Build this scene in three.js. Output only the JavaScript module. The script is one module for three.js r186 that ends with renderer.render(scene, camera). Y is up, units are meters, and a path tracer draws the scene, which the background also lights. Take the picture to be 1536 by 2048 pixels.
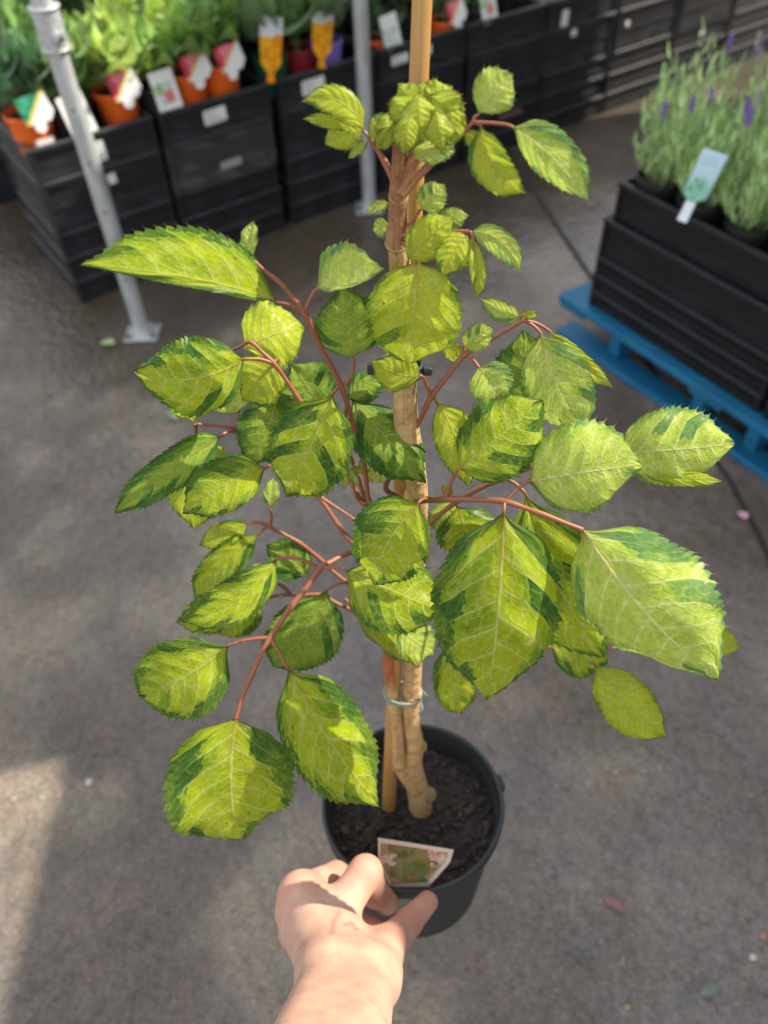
import * as THREE from 'three';
import { mergeGeometries } from 'three/addons/utils/BufferGeometryUtils.js';
import { MarchingCubes } from 'three/addons/objects/MarchingCubes.js';
import { RoundedBoxGeometry } from 'three/addons/geometries/RoundedBoxGeometry.js';

// ---------------------------------------------------------------- camera, sky, sun, exposure
const scene = new THREE.Scene();
const W0 = 1536, H0 = 2048, FOV = 66, CAM_H = 1.4;
const camera = new THREE.PerspectiveCamera(FOV, W0 / H0, 0.02, 200);
camera.position.set(0, CAM_H, 0);
{ const p = 47.9 * Math.PI / 180; camera.lookAt(0, CAM_H - Math.sin(p), -Math.cos(p)); camera.rotateZ(-2.5 * Math.PI / 180); }
camera.updateMatrixWorld(true);
camera.focus = 0.53; camera.userData.fStop = 4.9;
scene.add(camera);
const SUN_DIR = new THREE.Vector3(0.67, 0.71, -0.16).normalize();
const sun = new THREE.DirectionalLight(new THREE.Color(1.0, 0.91, 0.76), 3.7);
sun.target.position.set(0, 0.5, -1.2); sun.position.copy(sun.target.position).addScaledVector(SUN_DIR, 12); scene.add(sun.target);
sun.castShadow = true; sun.shadow.radius = 0.8; sun.shadow.mapSize.set(2048, 2048);
Object.assign(sun.shadow.camera, { left: -5, right: 5, top: 5, bottom: -5, near: 0.5, far: 30 });
scene.add(sun);
const WALL_LOW = (2.3 + 0.54) * 0.71 / 0.67, WALL_HIGH = 3.6;      // walls to the right of the picture
const renderer = new THREE.WebGLRenderer({ antialias: true });
renderer.toneMapping = THREE.LinearToneMapping; renderer.toneMappingExposure = 2.22;
renderer.shadowMap.enabled = true; renderer.shadowMap.type = THREE.PCFSoftShadowMap;

// ---------------------------------------------------------------- helpers
function rng(seed) { let a = (seed * 2654435761) >>> 0; return () => { a = (a + 0x6d2b79f5) >>> 0; let t = a; t = Math.imul(t ^ (t >>> 15), t | 1); t ^= t + Math.imul(t ^ (t >>> 7), t | 61); return ((t ^ (t >>> 14)) >>> 0) / 4294967296; }; }
function hash(x, y, s) { let h = Math.imul(x | 0, 374761393) + Math.imul(y | 0, 668265263) + Math.imul(s | 0, 1274126177); h = Math.imul(h ^ (h >>> 13), 1274126177); return ((h ^ (h >>> 16)) >>> 0) / 4294967296; }
const mod = (a, n) => ((a % n) + n) % n;
function vnoise(x, y, s, per = 0) {          // value noise, tiling if a period is given
  const xi = Math.floor(x), yi = Math.floor(y), fx = x - xi, fy = y - yi;
  const u = fx * fx * (3 - 2 * fx), v = fy * fy * (3 - 2 * fy);
  const X = (i) => per ? mod(i, per) : i;
  const a = hash(X(xi), X(yi), s), b = hash(X(xi + 1), X(yi), s), c = hash(X(xi), X(yi + 1), s), d = hash(X(xi + 1), X(yi + 1), s);
  return a + (b - a) * u + (c - a) * v + (a - b - c + d) * u * v;
}
function fbm(x, y, s, oct = 4, per = 0) { let r = 0, a = 0.5, t = 0; for (let i = 0; i < oct; i++) { r += a * vnoise(x, y, s + i * 17, per); t += a; a *= 0.5; x *= 2; y *= 2; if (per) per *= 2; } return r / t; }
const clamp = (x, a = 0, b = 1) => Math.min(b, Math.max(a, x));
const sstep = (a, b, x) => { const t = clamp((x - a) / (b - a)); return t * t * (3 - 2 * t); };
const lerp = (a, b, t) => a + (b - a) * t;
const mix3 = (a, b, t) => [lerp(a[0], b[0], t), lerp(a[1], b[1], t), lerp(a[2], b[2], t)];
const toS = (c) => Math.round(255 * clamp(c <= 0.0031308 ? 12.92 * c : 1.055 * Math.pow(c, 1 / 2.4) - 0.055));
const V = (x, y, z) => new THREE.Vector3(x, y, z);
const rad = (d) => d * Math.PI / 180;
function dataTex(w, h, fn, srgb = true, repeat = true) {
  const d = new Uint8Array(w * h * 4);
  for (let j = 0; j < h; j++) for (let i = 0; i < w; i++) { const c = fn(i / w, j / h, i, j), o = (j * w + i) * 4; d[o] = srgb ? toS(c[0]) : clamp(c[0]) * 255; d[o + 1] = srgb ? toS(c[1]) : clamp(c[1]) * 255; d[o + 2] = srgb ? toS(c[2]) : clamp(c[2]) * 255; d[o + 3] = 255; }
  const t = new THREE.DataTexture(d, w, h); t.magFilter = THREE.LinearFilter; t.minFilter = THREE.LinearMipmapLinearFilter; t.generateMipmaps = true;
  if (repeat) t.wrapS = t.wrapT = THREE.RepeatWrapping;
  if (srgb) t.colorSpace = THREE.SRGBColorSpace;
  t.needsUpdate = true; return t;
}
function canvasTex(w, h, draw) { const c = document.createElement('canvas'); c.width = w; c.height = h; draw(c.getContext('2d'), w, h); const t = new THREE.CanvasTexture(c); t.colorSpace = THREE.SRGBColorSpace; return t; }
const rgb = (r, g, b) => new THREE.Color().setRGB(r, g, b);
const std = (c, roughness = 0.6, o = {}) => new THREE.MeshStandardMaterial({ color: rgb(...c), roughness, metalness: 0, ...o });

const used = {};
function numbered(n) { const k = used[n] = (used[n] ?? -1) + 1; return k ? n + '_' + String(k).padStart(3, '0') : n; }
function thing(name, label, category, pos = [0, 0, 0], turn = 0, group) {
  const o = new THREE.Group(); o.name = numbered(name); scene.add(o); o.position.set(...pos); o.rotation.y = turn;
  o.userData = { label, category }; if (group) o.userData.group = group; return o;
}
function part(name, geo, mat, parent, label) {
  const g = Array.isArray(geo) ? merge(geo) : geo; const m = new THREE.Mesh(g, mat); m.name = name; m.castShadow = m.receiveShadow = true; parent.add(m); if (label) m.userData.label = label; return m;
}
function struct(name, geo, mat, label) { const m = part(numbered(name), geo, mat, scene); m.userData = { kind: 'structure', label }; return m; }
function merge(list) {
  const out = list.map((g) => { g = g.index ? g.toNonIndexed() : g; for (const k of Object.keys(g.attributes)) if (!['position', 'normal', 'uv', 'color'].includes(k)) g.deleteAttribute(k); return g; });
  const col = out.some((g) => g.attributes.color);
  for (const g of out) {
    if (!g.attributes.uv) g.setAttribute('uv', new THREE.BufferAttribute(new Float32Array(g.attributes.position.count * 2), 2));
    if (col && !g.attributes.color) g.setAttribute('color', new THREE.BufferAttribute(new Float32Array(g.attributes.position.count * 3).fill(1), 3));
  }
  return mergeGeometries(out);
}
function copy(src, pos, turn, label, group, scale) {
  const c = src.clone(); c.name = numbered(src.name.replace(/_\d{3}$/, '')); scene.add(c); c.position.set(...pos); c.rotation.y = turn; if (scale) c.scale.setScalar(scale);
  c.userData = { ...src.userData, label, group }; return c;
}
function box(w, h, d, x, y, z, r = 0) { const g = r ? new RoundedBoxGeometry(w, h, d, 2, r) : new THREE.BoxGeometry(w, h, d); g.translate(x, y, z); return g; }
function tint(g, c) { const n = g.attributes.position.count, a = new Float32Array(n * 3); for (let i = 0; i < n; i++) a.set(c, i * 3); g.setAttribute('color', new THREE.BufferAttribute(a, 3)); return g; }

function flatShape(s, t, w, h, ox = 0, oy = 0) { const g = new THREE.ExtrudeGeometry(s, { depth: t, bevelEnabled: false, curveSegments: 8 }); const p = g.attributes.position, u = g.attributes.uv; for (let i = 0; i < p.count; i++) u.setXY(i, (p.getX(i) - ox) / w + 0.5, (p.getY(i) - oy) / h + 0.5); return g; }
const blob = (g, c, x, y, r, n, seed) => { const q = rng(seed); for (let i = 0; i < n; i++) { g.fillStyle = c[Math.floor(q() * c.length)]; g.beginPath(); g.arc(x + (q() - 0.5) * r * 2, y + (q() - 0.5) * r * 2, r * (0.15 + 0.3 * q()), 0, 7); g.fill(); } };
// a point of the photograph at a depth along the lens axis, and where its ray meets a level
const F = (H0 / 2) / Math.tan(rad(FOV / 2));
const CX = V(0, 0, 0), CY = V(0, 0, 0), CZ = V(0, 0, 0); camera.matrixWorld.extractBasis(CX, CY, CZ);
const ray = (px, py) => V(0, 0, 0).addScaledVector(CX, (px - W0 / 2) / F).addScaledVector(CY, -(py - H0 / 2) / F).addScaledVector(CZ, -1);
const at = (px, py, z) => ray(px, py).multiplyScalar(z).add(camera.position);
const level = (px, py, y = 0) => { const d = ray(px, py); return d.multiplyScalar((y - CAM_H) / d.y).add(camera.position); };

const px2m = (r, z) => r * z / F;
// a tapered tube through points with radii
function tube(pts, radii, seg = 24, rs = 8, colFn) {
  const curve = new THREE.CatmullRomCurve3(pts, false, 'centripetal'), n = pts.length - 1;
  const pos = [], nor = [], uv = [], idx = [], col = []; let prevN = null, len = 0, prevP = null;
  for (let i = 0; i <= seg; i++) {
    const t = i / seg, p = curve.getPoint(t), tan = curve.getTangent(t); if (prevP) len += p.distanceTo(prevP); prevP = p;
    let nn = prevN ? prevN.clone() : (Math.abs(tan.y) < 0.9 ? V(0, 1, 0) : V(1, 0, 0)); nn.addScaledVector(tan, -nn.dot(tan)).normalize(); prevN = nn;
    const b = V(0, 0, 0).crossVectors(tan, nn); const f = t * n, k = Math.min(n - 1, Math.floor(f)), r = lerp(radii[k], radii[k + 1], f - k);
    for (let j = 0; j <= rs; j++) {
      const a = j / rs * Math.PI * 2, d = nn.clone().multiplyScalar(Math.cos(a)).addScaledVector(b, Math.sin(a));
      pos.push(p.x + d.x * r, p.y + d.y * r, p.z + d.z * r); nor.push(d.x, d.y, d.z); uv.push(j / rs, len);
      if (colFn) col.push(...colFn(t, a));
      if (i < seg && j < rs) { const q = i * (rs + 1) + j; idx.push(q, q + 1, q + rs + 1, q + 1, q + rs + 2, q + rs + 1); }
    }
  }
  for (const [i0, sgn] of [[0, -1], [seg, 1]]) {       // close the ends
    const c = pos.length / 3, p = curve.getPoint(i0 / seg), tan = curve.getTangent(i0 / seg).multiplyScalar(sgn);
    pos.push(p.x, p.y, p.z); nor.push(tan.x, tan.y, tan.z); uv.push(0.5, i0 ? len : 0); if (colFn) col.push(...colFn(i0 / seg, 0));
    for (let j = 0; j < rs; j++) { const q = i0 * (rs + 1) + j; idx.push(...(sgn > 0 ? [c, q, q + 1] : [c, q + 1, q])); }
  }
  const g = new THREE.BufferGeometry(); g.setAttribute('position', new THREE.Float32BufferAttribute(pos, 3)); g.setAttribute('normal', new THREE.Float32BufferAttribute(nor, 3)); g.setAttribute('uv', new THREE.Float32BufferAttribute(uv, 2));
  if (colFn) g.setAttribute('color', new THREE.Float32BufferAttribute(col, 3)); g.setIndex(idx); return g;
}

// ---------------------------------------------------------------- sky: bright broken cloud
{
  const w = 256, h = 128, d = new Float32Array(w * h * 4);
  for (let j = 0; j < h; j++) for (let i = 0; i < w; i++) {
    const el = (j + 0.5) / h * Math.PI - Math.PI / 2, az = (i + 0.5) / w * Math.PI * 2;
    const x = Math.cos(el) * Math.cos(az), y = Math.sin(el), z = Math.cos(el) * Math.sin(az);
    const k = 1.6 / (Math.max(y, 0) + 0.35), cl = sstep(0.38, 0.62, fbm(x * k + 40, z * k + 40, 5, 5));
    const blue = [0.36, 0.48, 0.72], white = [1.0, 0.99, 0.98];
    let c = mix3(blue, white, 0.5 + 0.5 * cl); if (y < 0) c = [0.25, 0.25, 0.25];
    d.set([c[0] * 0.62, c[1] * 0.62, c[2] * 0.62, 1], (j * w + i) * 4);
  }
  const t = new THREE.DataTexture(d, w, h, THREE.RGBAFormat, THREE.FloatType); t.mapping = THREE.EquirectangularReflectionMapping; t.magFilter = THREE.LinearFilter; t.needsUpdate = true;
  scene.background = t; scene.environment = t;
}

// ---------------------------------------------------------------- ground
{
  const S = 1024, P = 64;
  const map = dataTex(S, S, (u, v) => {
    const f = fbm(u * P, v * P, 3, 4, P), c = fbm(u * 8, v * 8, 9, 3, 8);
    const st = vnoise(u * 256, v * 256, 21, 256), st2 = vnoise(u * 128, v * 128, 23, 128), f2 = fbm(u * 256, v * 256, 27, 2, 256);
    let g = 0.76 + 0.34 * (f - 0.5) + 0.3 * (c - 0.5) + 0.6 * (f2 - 0.5); if (st > 0.86) g += (st - 0.86) / 0.14 * 0.55; if (st < 0.1) g -= 0.22; if (st2 > 0.95) g += 0.5;
    g = clamp(g, 0.15, 1.6) * 0.55; const w = (vnoise(u * 32, v * 32, 31, 32) - 0.5) * 0.1;
    return [g * (1 + w), g, g * (1 - w)];
  });
  map.repeat.set(1, 1);
  const bump = dataTex(512, 512, (u, v) => { const a = fbm(u * 64, v * 64, 41, 4, 64); return [a, a, a]; }, false);
  const rough = dataTex(512, 512, (u, v) => { const a = fbm(u * 6 + 3, v * 6, 51, 5, 6); const r = 0.20 + 0.5 * sstep(0.35, 0.66, a); return [r, r, r]; }, false);
  rough.repeat.set(0.3, 0.3);
  // one sheet: fine cells where the camera looks, long ones out to the horizon
  const xs = [], zs = []; for (let x = -2.4; x <= 2.41; x += 0.03) xs.push(x); for (let z = -5; z <= 1.01; z += 0.03) zs.push(z);
  xs.unshift(-80, -20, -6); xs.push(6, 20, 80); zs.unshift(-80, -20, -8); zs.push(4, 20, 80);
  const pos = [], uv = [], col = [], idx = [];
  for (let j = 0; j < zs.length; j++) for (let i = 0; i < xs.length; i++) {
    const x = xs[i], z = zs[j]; pos.push(x, 0.0015 * (fbm(x * 9, z * 9, 61, 3) - 0.5), z); uv.push(x / 1.1, z / 1.1);
    const big = fbm(x * 1.3 + 7, z * 1.3, 71, 4), mid = fbm(x * 5, z * 5, 73, 4), s3 = fbm(x * 16, z * 16, 75, 3);
    let c = [0.465, 0.39, 0.322]; c = mix3(c, [0.265, 0.212, 0.168], 0.9 * sstep(0.42, 0.6, fbm(x * 0.9 + 3.3, z * 0.9 + 1.7, 79, 4))); c = mix3(c, [0.40, 0.355, 0.32], 0.6 * sstep(0.45, 0.65, big));
    c = mix3(c, [0.50, 0.41, 0.30], 0.6 * sstep(0.52, 0.7, mid));
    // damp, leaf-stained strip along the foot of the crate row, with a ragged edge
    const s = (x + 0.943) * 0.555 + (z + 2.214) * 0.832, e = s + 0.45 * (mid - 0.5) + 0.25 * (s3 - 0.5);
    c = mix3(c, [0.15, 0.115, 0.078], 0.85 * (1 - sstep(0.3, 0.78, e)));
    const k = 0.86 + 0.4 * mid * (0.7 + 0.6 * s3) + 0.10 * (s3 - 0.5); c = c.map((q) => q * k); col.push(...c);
  }
  const nx = xs.length; for (let j = 0; j < zs.length - 1; j++) for (let i = 0; i < nx - 1; i++) { const q = j * nx + i; idx.push(q, q + nx, q + 1, q + 1, q + nx, q + nx + 1); }
  const g = new THREE.BufferGeometry(); g.setAttribute('position', new THREE.Float32BufferAttribute(pos, 3)); g.setAttribute('uv', new THREE.Float32BufferAttribute(uv, 2)); g.setAttribute('color', new THREE.Float32BufferAttribute(col, 3)); g.setIndex(idx); g.computeVertexNormals();
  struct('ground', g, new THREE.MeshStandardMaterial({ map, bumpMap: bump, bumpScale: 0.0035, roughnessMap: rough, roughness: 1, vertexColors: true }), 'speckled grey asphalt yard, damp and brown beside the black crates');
  // tar joint
  const jp = [[1000, 275], [1060, 370], [1112, 450], [1165, 530], [1300, 735], [1460, 965], [1536, 1110], [1600, 1300]].map(([a, b]) => level(a, b, 0)); const JG = [];
  for (let i = 0; i < jp.length - 1; i++) { const a = jp[i], b = jp[i + 1], d = b.clone().sub(a), L = d.length(); const m = 10; for (let k = 0; k < m; k++) { const p0 = a.clone().lerp(b, k / m), p1 = a.clone().lerp(b, (k + 1) / m), n = V(d.z, 0, -d.x).normalize(), h0 = 0.006 + 0.003 * vnoise(i * 9 + k, 0, 81), h1 = 0.006 + 0.003 * vnoise(i * 9 + k + 1 - (k + 1 === m ? 1 : 0) * (m - 9), 0, 81); const A = p0.clone().addScaledVector(n, h0), B = p0.clone().addScaledVector(n, -h0), C = p1.clone().addScaledVector(n, h1), D = p1.clone().addScaledVector(n, -h1); const y = 0.004; const gg = new THREE.BufferGeometry(); gg.setAttribute('position', new THREE.Float32BufferAttribute([A.x, y, A.z, B.x, y, B.z, C.x, y, C.z, C.x, y, C.z, B.x, y, B.z, D.x, y, D.z], 3)); gg.computeVertexNormals(); JG.push(gg); } }
  struct('pavement_joint', JG, std([0.03, 0.028, 0.026], 0.75, { side: THREE.DoubleSide }), 'dark filled joint across the asphalt beside the pallet');
}

// ---------------------------------------------------------------- walls to the right, outside the picture, that shade the yard
{
  const brick = std([0.30, 0.27, 0.24], 0.85), cap = std([0.4, 0.39, 0.37], 0.8);
  const wall = (name, label, x, z0, z1, h) => { const t = thing(name, label, 'wall', [x, 0, (z0 + z1) / 2]); part('wall', box(0.2, h, Math.abs(z1 - z0), 0.1, h / 2, 0), brick, t); part('coping', box(0.26, 0.06, Math.abs(z1 - z0) + 0.04, 0.1, h + 0.031, 0, 0.01), cap, t); };
  wall('boundary_wall', 'rendered grey boundary wall right of the yard, outside the picture', 2.3, -1.41, 2.0, WALL_LOW);
  wall('shed_wall', 'taller rendered wall of a shed beside the yard, outside the picture', 2.3, -3.8, -1.42, WALL_HIGH);
}

// ---------------------------------------------------------------- galvanised poles
const galv = new THREE.MeshStandardMaterial({ color: rgb(0.72, 0.76, 0.77), roughness: 0.4, metalness: 0.3, map: dataTex(256, 256, (u, v) => { const a = 0.72 + 0.5 * (fbm(u * 10, v * 20, 91, 4, 0) - 0.5) + 0.12 * (vnoise(u * 120, v * 6, 93) - 0.5); return [a, a, a]; }) });
const darkSteel = std([0.16, 0.17, 0.17], 0.5, { metalness: 0.6 });
function makePole(label, p, r, hh) {
  const t = thing('steel_pole', label, 'pole', [p.x, 0, p.z], 0, 'steel poles');
  part('tube', tube([V(0, 0.01, 0), V(0, hh * 0.5, 0), V(0, hh, 0)], [r, r, r], 12, 28), galv, t);
  part('base_plate', [box(0.10, 0.008, 0.09, 0, 0.006, 0, 0.003), new THREE.CylinderGeometry(r + 0.004, r + 0.01, 0.022, 28).translate(0, 0.02, 0)], galv, t);
  for (const [x, z] of [[0.038, 0.032], [-0.038, 0.032], [0.038, -0.032], [-0.038, -0.032]]) part('bolt', new THREE.CylinderGeometry(0.007, 0.007, 0.009, 6).translate(x, 0.0148, z), darkSteel, t);
  return t;
}
{
  const p1 = level(287, 668); const t = makePole('galvanised pole with holes and a bolted collar, in front of the leftmost crates', p1, 0.0235, 2.3);
  const h = 0.83, towards = V(-p1.x, 0, -p1.z).normalize(), ang = Math.atan2(towards.x, towards.z);
  part('collar', [new THREE.CylinderGeometry(0.031, 0.031, 0.085, 28).translate(0, h, 0), new THREE.TorusGeometry(0.0315, 0.004, 8, 28).rotateX(Math.PI / 2).translate(0, h + 0.042, 0), new THREE.TorusGeometry(0.0305, 0.003, 8, 28).rotateX(Math.PI / 2).translate(0, h - 0.042, 0)], galv, t);
  part('bolt', new THREE.CylinderGeometry(0.012, 0.013, 0.022, 16).rotateX(Math.PI / 2).translate(0, h - 0.012, 0.036).rotateY(ang + 0.35), galv, t);
  part('bolt', new THREE.CylinderGeometry(0.006, 0.006, 0.008, 6).rotateX(Math.PI / 2).translate(0, h - 0.012, 0.049).rotateY(ang + 0.35), darkSteel, t);
  for (const y of [0.66, 0.53, 0.40, 0.30, 0.2]) part('hole', new THREE.CylinderGeometry(0.0035, 0.0035, 0.003, 12).rotateX(Math.PI / 2).translate(0, y, 0.0228).rotateY(ang - 0.2), std([0.02, 0.02, 0.02], 0.9), t);
  makePole('plain galvanised pole behind the plant, in front of the crate row', level(739, 418), 0.0235, 2.3);
}

// ---------------------------------------------------------------- crates
const plasticMap = dataTex(256, 256, (u, v) => { const d = sstep(0.5, 0.72, fbm(u * 6, v * 6, 101, 5, 6)), sc = sstep(0.8, 0.95, vnoise(u * 40, v * 128, 103)) * sstep(0.5, 0.6, vnoise(u * 5, v * 5, 105)); const a = 0.75 + 0.9 * d + 1.2 * sc; return [0.4 * a, 0.39 * a, 0.385 * a]; });
const crateMat = new THREE.MeshStandardMaterial({ color: rgb(0.046, 0.049, 0.060), roughness: 0.5, map: plasticMap });
const rimMat = new THREE.MeshStandardMaterial({ color: rgb(0.10, 0.104, 0.115), roughness: 0.42, map: plasticMap });
const crateBlack = new THREE.MeshStandardMaterial({ color: rgb(0.018, 0.019, 0.025), roughness: 0.45, map: plasticMap });
const crateMat2 = new THREE.MeshStandardMaterial({ color: rgb(0.12, 0.122, 0.13), roughness: 0.6, map: plasticMap });
const paper = std([0.80, 0.80, 0.78], 0.6);
const stickerTex = canvasTex(128, 96, (g, w, h) => { g.fillStyle = '#f1f1ee'; g.fillRect(0, 0, w, h); const r = rng(7); g.fillStyle = '#5a5c60'; for (let y = 12; y < 58; y += 13) g.fillRect(10, y, 40 + r() * 60, 3); for (let x = 12; x < 110; x += 3 + r() * 4) g.fillRect(x, 66, 1 + r() * 2, 20); });
const stickerMat = new THREE.MeshStandardMaterial({ map: stickerTex, roughness: 0.55 });
function plate(w, h) { const s = new THREE.Shape(), r = Math.min(w, h) * 0.12; s.moveTo(-w / 2 + r, -h / 2); s.lineTo(w / 2 - r, -h / 2); s.quadraticCurveTo(w / 2, -h / 2, w / 2, -h / 2 + r); s.lineTo(w / 2, h / 2 - r); s.quadraticCurveTo(w / 2, h / 2, w / 2 - r, h / 2); s.lineTo(-w / 2 + r, h / 2); s.quadraticCurveTo(-w / 2, h / 2, -w / 2, h / 2 - r); s.lineTo(-w / 2, -h / 2 + r); s.quadraticCurveTo(-w / 2, -h / 2, -w / 2 + r, -h / 2); return flatShape(s, 0.0008, w, h); }
const CW = 0.372, CD = 0.40;
function sidePanel(w, h, ribs) {                 // a moulded panel in the plane z = 0, outside at +z
  const L = [box(w, h, 0.005, 0, h / 2, -0.0025)];
  for (let k = 0; k < ribs; k++) L.push(box(w - 0.024, 0.006, 0.005, 0, h * (k + 0.6) / (ribs + 0.2), 0.0022));
  for (const x of [-w / 2 + 0.008, w / 2 - 0.008]) L.push(box(0.014, h - 0.002, 0.0066, x, h / 2, 0.003, 0.002));
  return L;
}
function makeCrate(h, ribs, mat, w = CW, d = CD) {
  const t = thing('nursery_crate', '', 'crate', [0, 0, 0], 0, 'stacked black nursery crates');
  part('side_panel', merge(sidePanel(w, h, ribs)).translate(0, 0, d / 2 - 0.006), mat, t);
  part('side_panel', merge(sidePanel(w, h, ribs)).rotateY(Math.PI).translate(0, 0, -d / 2 + 0.006), mat, t);
  for (const sg of [1, -1]) part('side_panel', merge(sidePanel(d - 0.03, h, ribs)).rotateY(sg * Math.PI / 2).translate(sg * (w / 2 - 0.006), 0, 0), mat, t);
  const rw = 0.013, rh = 0.012;
  part('rim', [box(w, rh, rw, 0, h - rh / 2 + 0.0015, d / 2 - rw / 2 + 0.004, 0.003), box(w, rh, rw, 0, h - rh / 2 + 0.0015, -d / 2 + rw / 2 - 0.004, 0.003), box(rw, rh, d - 2 * rw + 0.006, w / 2 - rw / 2 + 0.002, h - rh / 2 + 0.0012, 0, 0.003), box(rw, rh, d - 2 * rw + 0.006, -w / 2 + rw / 2 - 0.002, h - rh / 2 + 0.0012, 0, 0.003)], mat === crateBlack ? crateMat : rimMat, t);
  part('floor_panel', box(w - 0.03, 0.005, d - 0.03, 0, 0.006, 0), mat, t);
  scene.remove(t); return t;
}
const layers = [[0.078, 2], [0.078, 2], [0.078, 2], [0.155, 1], [0.098, 0]];
const protos = { low: makeCrate(0.078, 2, crateMat), deep: makeCrate(0.155, 1, crateMat), deepGrey: makeCrate(0.155, 0, crateMat2), tray: makeCrate(0.098, 0, crateMat), tall: makeCrate(0.389, 4, crateMat) };
for (const k in used) delete used[k];
for (const o of scene.children) { const m = o.name.match(/^(.*?)(_\d{3})?$/); used[m[1]] = Math.max(used[m[1]] ?? 0, m[2] ? +m[2].slice(1) : 0); }
for (const p of Object.values(protos)) p.name = 'nursery_crate';
const RA = V(-0.943, 0, -2.214), RD = V(0.832, 0, -0.555), RN = V(0.555, 0, 0.832), RT = Math.atan2(0.555, 0.832);
const row = (s, back, y = 0) => RA.clone().addScaledVector(RD, s).addScaledVector(RN, -back).setY(y);
const ords = ['first', 'second', 'third', 'fourth', 'fifth', 'sixth', 'seventh', 'eighth', 'ninth', 'tenth', 'eleventh', 'twelfth', 'thirteenth', 'fourteenth', 'fifteenth', 'sixteenth', 'seventeenth'];
const levelNames = ['bottom', 'second from the bottom', 'middle', 'second from the top', 'top'];
const starts = [0, 0.39, 0.80, 1.185, 1.58, 1.965, 2.35, 2.735, 3.12, 3.505];
const TOP = 0.487;
const crates = {};
starts.forEach((s, i) => {
  let y = 0; const r = rng(200 + i);
  layers.forEach(([h], k) => {
    const src = k === 4 ? protos.tray : k === 3 ? (i === 1 ? protos.deepGrey : protos.deep) : protos.low;
    const p = row(s + 0.006 + CW / 2 + (r() - 0.5) * 0.006, CD / 2 + (r() - 0.5) * 0.012 + (k < 3 ? 0.006 : 0), y + 0.0006);
    crates[i + '_' + k] = copy(src, [p.x, p.y, p.z], RT + (r() - 0.5) * 0.012, `${i === 1 && k === 3 ? 'greyish' : 'black'} crate, ${levelNames[k]} in the ${ords[i]} crate stack from left`, 'stacked black nursery crates');
    y += h;
  });
});
// back rows: a tall crate with a tray on it
for (const [rowI, s0, n] of [[1, 0.10, 4], [2, 0.0, 3], [3, -0.1, 2]]) for (let i = 0; i < n; i++) {
  const s = s0 + i * 0.395, back = rowI * 0.425 + CD / 2, rn = ['', 'second', 'third', 'fourth'][rowI];
  let p = row(s + CW / 2, back, 0.0006); copy(protos.tall, [p.x, p.y, p.z], RT, `tall black crate, ${ords[i]} from left in the ${rn} crate row`, 'stacked black nursery crates');
  p = row(s + CW / 2, back, 0.3896); copy(protos.tray, [p.x, p.y, p.z], RT, `black seedling tray, ${ords[i]} from left in the ${rn} crate row`, 'stacked black nursery crates');
}
// stickers on the crates: x along the front, y up, size
const stick = (key, x, y, w, h, tilt = 0, mat = stickerMat) => { const c = crates[key]; const m = part('sticker', plate(w, h).rotateZ(tilt), mat, c); m.position.set(x, y, CD / 2 - 0.0012 + 0.0012); return m; };
stick('0_4', 0.0, 0.045, 0.05, 0.055, 0.05); stick('0_3', 0.02, 0.115, 0.026, 0.03, 0.1, paper); stick('0_1', 0.03, 0.04, 0.018, 0.018, 0, paper);
stick('1_4', -0.01, 0.05, 0.075, 0.042, 0.04); stick('1_3', 0.02, 0.05, 0.075, 0.024, 0.02, std([0.35, 0.35, 0.35], 0.6));
stick('2_4', -0.06, 0.052, 0.085, 0.045, 0.03); stick('3_4', -0.1, 0.055, 0.07, 0.03, 0.03); stick('3_4', 0.0, 0.058, 0.07, 0.03, 0.02); stick('3_3', 0.0, 0.13, 0.04, 0.05, -0.25, paper);
stick('5_4', -0.1, 0.03, 0.035, 0.055, -0.05, paper); stick('5_3', -0.04, 0.125, 0.028, 0.025, 0, paper); stick('6_4', -0.02, 0.06, 0.05, 0.02, 0.1, paper); stick('6_3', -0.13, 0.1, 0.02, 0.02, 0, paper);
stick('7_4', -0.1, 0.045, 0.06, 0.025, 0.1, paper); stick('7_3', 0.02, 0.12, 0.022, 0.02, 0, paper); stick('4_1', 0.05, 0.05, 0.12, 0.02, 0, std([0.16, 0.10, 0.11], 0.7)); stick('7_2', 0, 0.04, 0.02, 0.02, 0, paper);

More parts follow.
